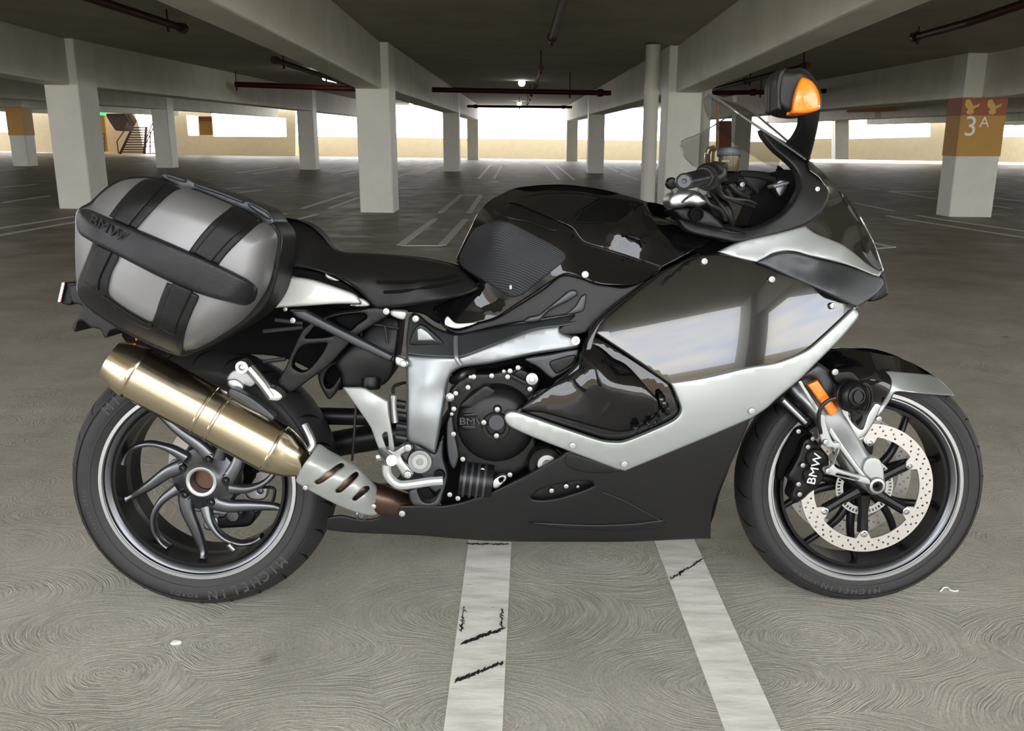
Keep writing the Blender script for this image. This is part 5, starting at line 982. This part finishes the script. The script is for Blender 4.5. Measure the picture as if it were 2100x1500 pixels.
band([(320, 570, 1), (465, 640, 1), (500, 690), (450, 800), (425, 920), (440, 970), (560, 1060), (730, 1150), (760, 1100), (800, 980), (845, 870, 1), (1050, 950, 1), (1075, 975), (1030, 1080), (985, 1200), (965, 1300), (960, 1385), (920, 1390), (600, 1240), (330, 1070), (215, 950), (212, 850), (250, 750), (290, 650)], .006, M['pblk'], name='pannier_lower_frame')
band([(345, 600, 1), (455, 650, 1), (400, 760), (360, 860), (350, 930), (250, 865, 1), (280, 740)], .011, M['pblk'], name='pannier_band')
band([(890, 870, 1), (1030, 930, 1), (960, 1080), (915, 1180), (895, 1250), (780, 1190, 1), (830, 1020)], .011, M['pblk'], name='pannier_band')
band([(370, 975, 1), (395, 965), (560, 1080), (700, 1160), (740, 1170), (735, 1205), (690, 1200), (560, 1130)], .012, M['pblk'], name='pannier_ledge')
hd = panel('bumper_strip', [(195, 420), (205, 370), (230, 345), (290, 350), (430, 410), (700, 520), (980, 640), (1200, 740), (1400, 840), (1460, 885), (1476, 910), (1465, 970), (1440, 1020), (1400, 1035), (1300, 1015), (1100, 960), (850, 860), (650, 760), (420, 640), (240, 540), (205, 490)], PF.plus(.020), M['pscuff'], pc, zc=1, th=.03, lip=.014, lr=7, step=6)
mb_t = Lp(*Z(1)(415, 482), PF(*Z(1)(415, 482))+.022)
text_mesh('BMW', .028, M['pblk'], pc, 'pannier_lettering', Matrix.Translation(mb_t)@Matrix.Rotation(radians(26), 4, 'Y')@Matrix.Rotation(pi/2, 4, 'X')@Matrix.Rotation(radians(-20), 4, 'Y'), .001, 1.3)
ph = panel('pannier_handle', [(800, 105), (830, 88), (860, 88), (1000, 130), (1040, 150), (1230, 215), (1395, 285), (1430, 288), (1560, 350), (1600, 400), (1618, 440), (1580, 460), (1540, 460), (1500, 400), (1320, 320), (1100, 225), (1040, 205), (1000, 210), (940, 205), (920, 180), (830, 130)], .31, M['titan'], pc, zc=1, far=.20, lip=.006, lr=3)
panel('handle_grip', [(1045, 160), (1230, 220), (1390, 285), (1390, 305), (1200, 235), (1040, 180)], .318, M['titan'], pc, zc=1, th=.03, lip=.004)
panel('handle_latch', [(835, 100), (860, 95), (980, 135), (970, 155), (850, 118)], .318, M['titan'], pc, zc=1, th=.02, lip=.004); panel('handle_latch', [(1420, 305), (1450, 310), (1560, 370), (1590, 415), (1560, 415), (1440, 335)], .318, M['titan'], pc, zc=1, th=.02, lip=.004)
# tail lamp, plate and rear hardware
tlm = panel('tail_lamp', [(98, 868, 1), (118, 868, 1), (88, 1015, 1), (62, 1012, 1)], .05, M['redp'], zc=1, far=-.05)
panel('plate_frame', [(115, 868, 1), (190, 870), (205, 890), (160, 1030), (90, 1020, 1)], .045, M['sblack'], tlm, zc=1, far=-.06); 
for k in range(9): bolt(92-k*3.4+14, 880+k*15, .052, .0035, 'txt', tlm, 1, .004)
panel('rear_bracket', [(150, 900), (200, 890), (230, 960), (290, 1010), (330, 1090), (420, 1100), (520, 1140), (560, 1180), (440, 1220), (420, 1262), (395, 1262), (370, 1210), (300, 1190), (250, 1150), (215, 1150), (190, 1225), (168, 1190), (180, 1165), (210, 1120), (240, 1040), (170, 1010)], .06, M['mblack'], tlm, zc=1, far=-.05)
panel('rear_turn_signal', [(612, 1210), (632, 1222), (636, 1280), (622, 1290), (615, 1240)], .20, M['orange'], zc=1, th=.03)
# ------------------------------------------------------------------ handlebar
gp = MB(); a = Lp(*Z(6)(395, 678), .36); b = Lp(*Z(6)(500, 640), .22); d = (b-a).normalized(); gp.lathe([(0, -.002), (.019, -.002), (.0205, .004), (.0195, .02), (.0195, .085), (.024, .09), (.024, .10), (.014, .102), (.014, .22)], a, d, 32)
hb = gp.build('handlebar', M['hose'], bike); 
disc('bar_end', 285, 702, .44, [(.0, .002), (.004, .002), (.005, .010), (.012, .010), (.016, .006), (.0165, -.02), (.0165, -.03)], M['titan'], hb, zc=6, n=12, ax=(-.15, -1, 0))
e0 = Lp(*Z(6)(287, 702), .43); e1 = Lp(*Z(6)(395, 678), .36); mb = MB(); mb.tube([e0, e1], [.0155, .0165], 24); mb.build('bar_weight', M['sblack'], hb)
c = Lp(*Z(6)(415, 678), .345); mb = MB(); mb.lathe([(.012, -.006), (.024, -.006), (.026, 0), (.0275, .008), (.0275, .02), (.0245, .045), (.012, .05)], c, d, 40, closed=True); mb.build('throttle_flange', M['sblack'], hb)
kn = MB(); c = Lp(*Z(6)(212, 712), .30); kn.lathe([(0, .012), (.008, .011), (.012, .005), (.012, -.005), (.008, -.011), (0, -.012)], c, (0, -1, 0), 20); k_ = kn.build('adjuster_knob', M['sblack'], hb)
tubep('adjuster_stem', [(215, 725, .30), (232, 760, .29)], .006, M['alu'], k_, zc=6)
clp = panel('fork_clamp', [(198, 790), (230, 758), (300, 748), (370, 760), (410, 800), (418, 820), (370, 845), (320, 838), (260, 850), (215, 852), (195, 830)], .25, M['alu'], zc=6, th=.06, lip=.022, lr=9, step=5)
panel('clamp_slot', [(270, 815), (320, 775), (350, 765), (350, 775), (300, 805), (280, 825)], .256, M['alud'], clp, zc=6, th=.01)
panel('fork_top', [(215, 860), (280, 840), (400, 850), (470, 900), (520, 960), (500, 980), (280, 925), (240, 890)], .20, M['sblack'], zc=6, th=.10, lip=.02, lr=6)
disc('fork_cap', 357, 888, .215, [(0, .0), (.010, .0), (.011, .006), (.015, .006), (.016, -.01)], M['deep'], clp, zc=6)
panel('bar_mount', [(400, 800), (470, 790), (540, 820), (570, 900), (575, 945), (500, 930), (430, 870)], .16, M['sblack'], zc=6, th=.10, lip=.02)
rs = MB(); c = Lp(*Z(6)(541, 600), .26); rs.lathe([(0, -.016), (.016, -.016), (.019, -.010), (.021, -.002), (.0215, .030)], c, (0, 0, 1), 36); rv = rs.build('fluid_reservoir', M['amber'], bike)
mb = MB(); c2 = Lp(*Z(6)(541, 560), .26); mb.lathe([(.0235, 0), (.0245, .002), (.0245, .014), (.0235, .017), (0, .0175)], c2, (0, 0, 1), 36); mb.build('reservoir_lid', M['titan'], rv)
panel('reservoir_label', [(500, 580, 1), (550, 580, 1), (550, 592, 1), (500, 592, 1)], .282, M['lightgrey'], rv, zc=6, th=.002)
tubep('clutch_line', [(460, 510, .20), (430, 520, .20), (418, 560, .20), (425, 620, .22), (440, 660, .24)], .006, M['amber'], hb, zc=6)
for pts in ([(470, 640, .28), (480, 720, .27), (500, 780, .25), (560, 800, .22), (640, 810, .18), (690, 830, .12)], [(520, 650, .24), (530, 700, .24), (590, 760, .22), (650, 790, .18)], [(560, 660, .22), (600, 720, .2), (560, 760, .2), (500, 740, .22)], [(480, 690, .26), (540, 690, .24), (620, 700, .2), (700, 760, .14)],
            [(400, 780, .22), (430, 830, .22), (490, 860, .2), (520, 920, .18)], [(440, 760, .22), (480, 820, .2), (540, 900, .18), (560, 950, .16)], [(600, 660, .18), (700, 670, .12), (800, 690, .08)], [(520, 740, .24), (560, 800, .22), (600, 820, .2), (680, 845, .14)]):
    tubep('control_cable', pts, .0055, M['hose'], hb, zc=6)
panel('switch_gear', [(480, 680), (530, 660), (600, 680), (640, 740), (600, 790), (520, 790), (480, 750)], .20, M['sblack'], hb, zc=6, th=.06, lip=.02, lr=7)
panel('brake_lever_mount', [(490, 660), (560, 645), (600, 660), (590, 700), (530, 720), (490, 700)], .25, M['deep'], hb, zc=6, th=.04, lip=.01)
for x, y in ((590, 762), (560, 735), (615, 720)): bolt(x, y, .212, .006, 'alud', hb, 6)
panel('far_switch_panel', [(600, 640), (830, 660), (800, 690), (720, 780), (650, 720)], -.05, M['sblack'], hb, zc=6, th=.05)
# side stand on the far side
mb = MB(); mb.tube([Vector((-.05, .14, .22)), Vector((-.11, .27, .12)), Vector((-.14, .39, .048))], .012, 12); ssd = mb.build('side_stand', M['sblack'], bike)
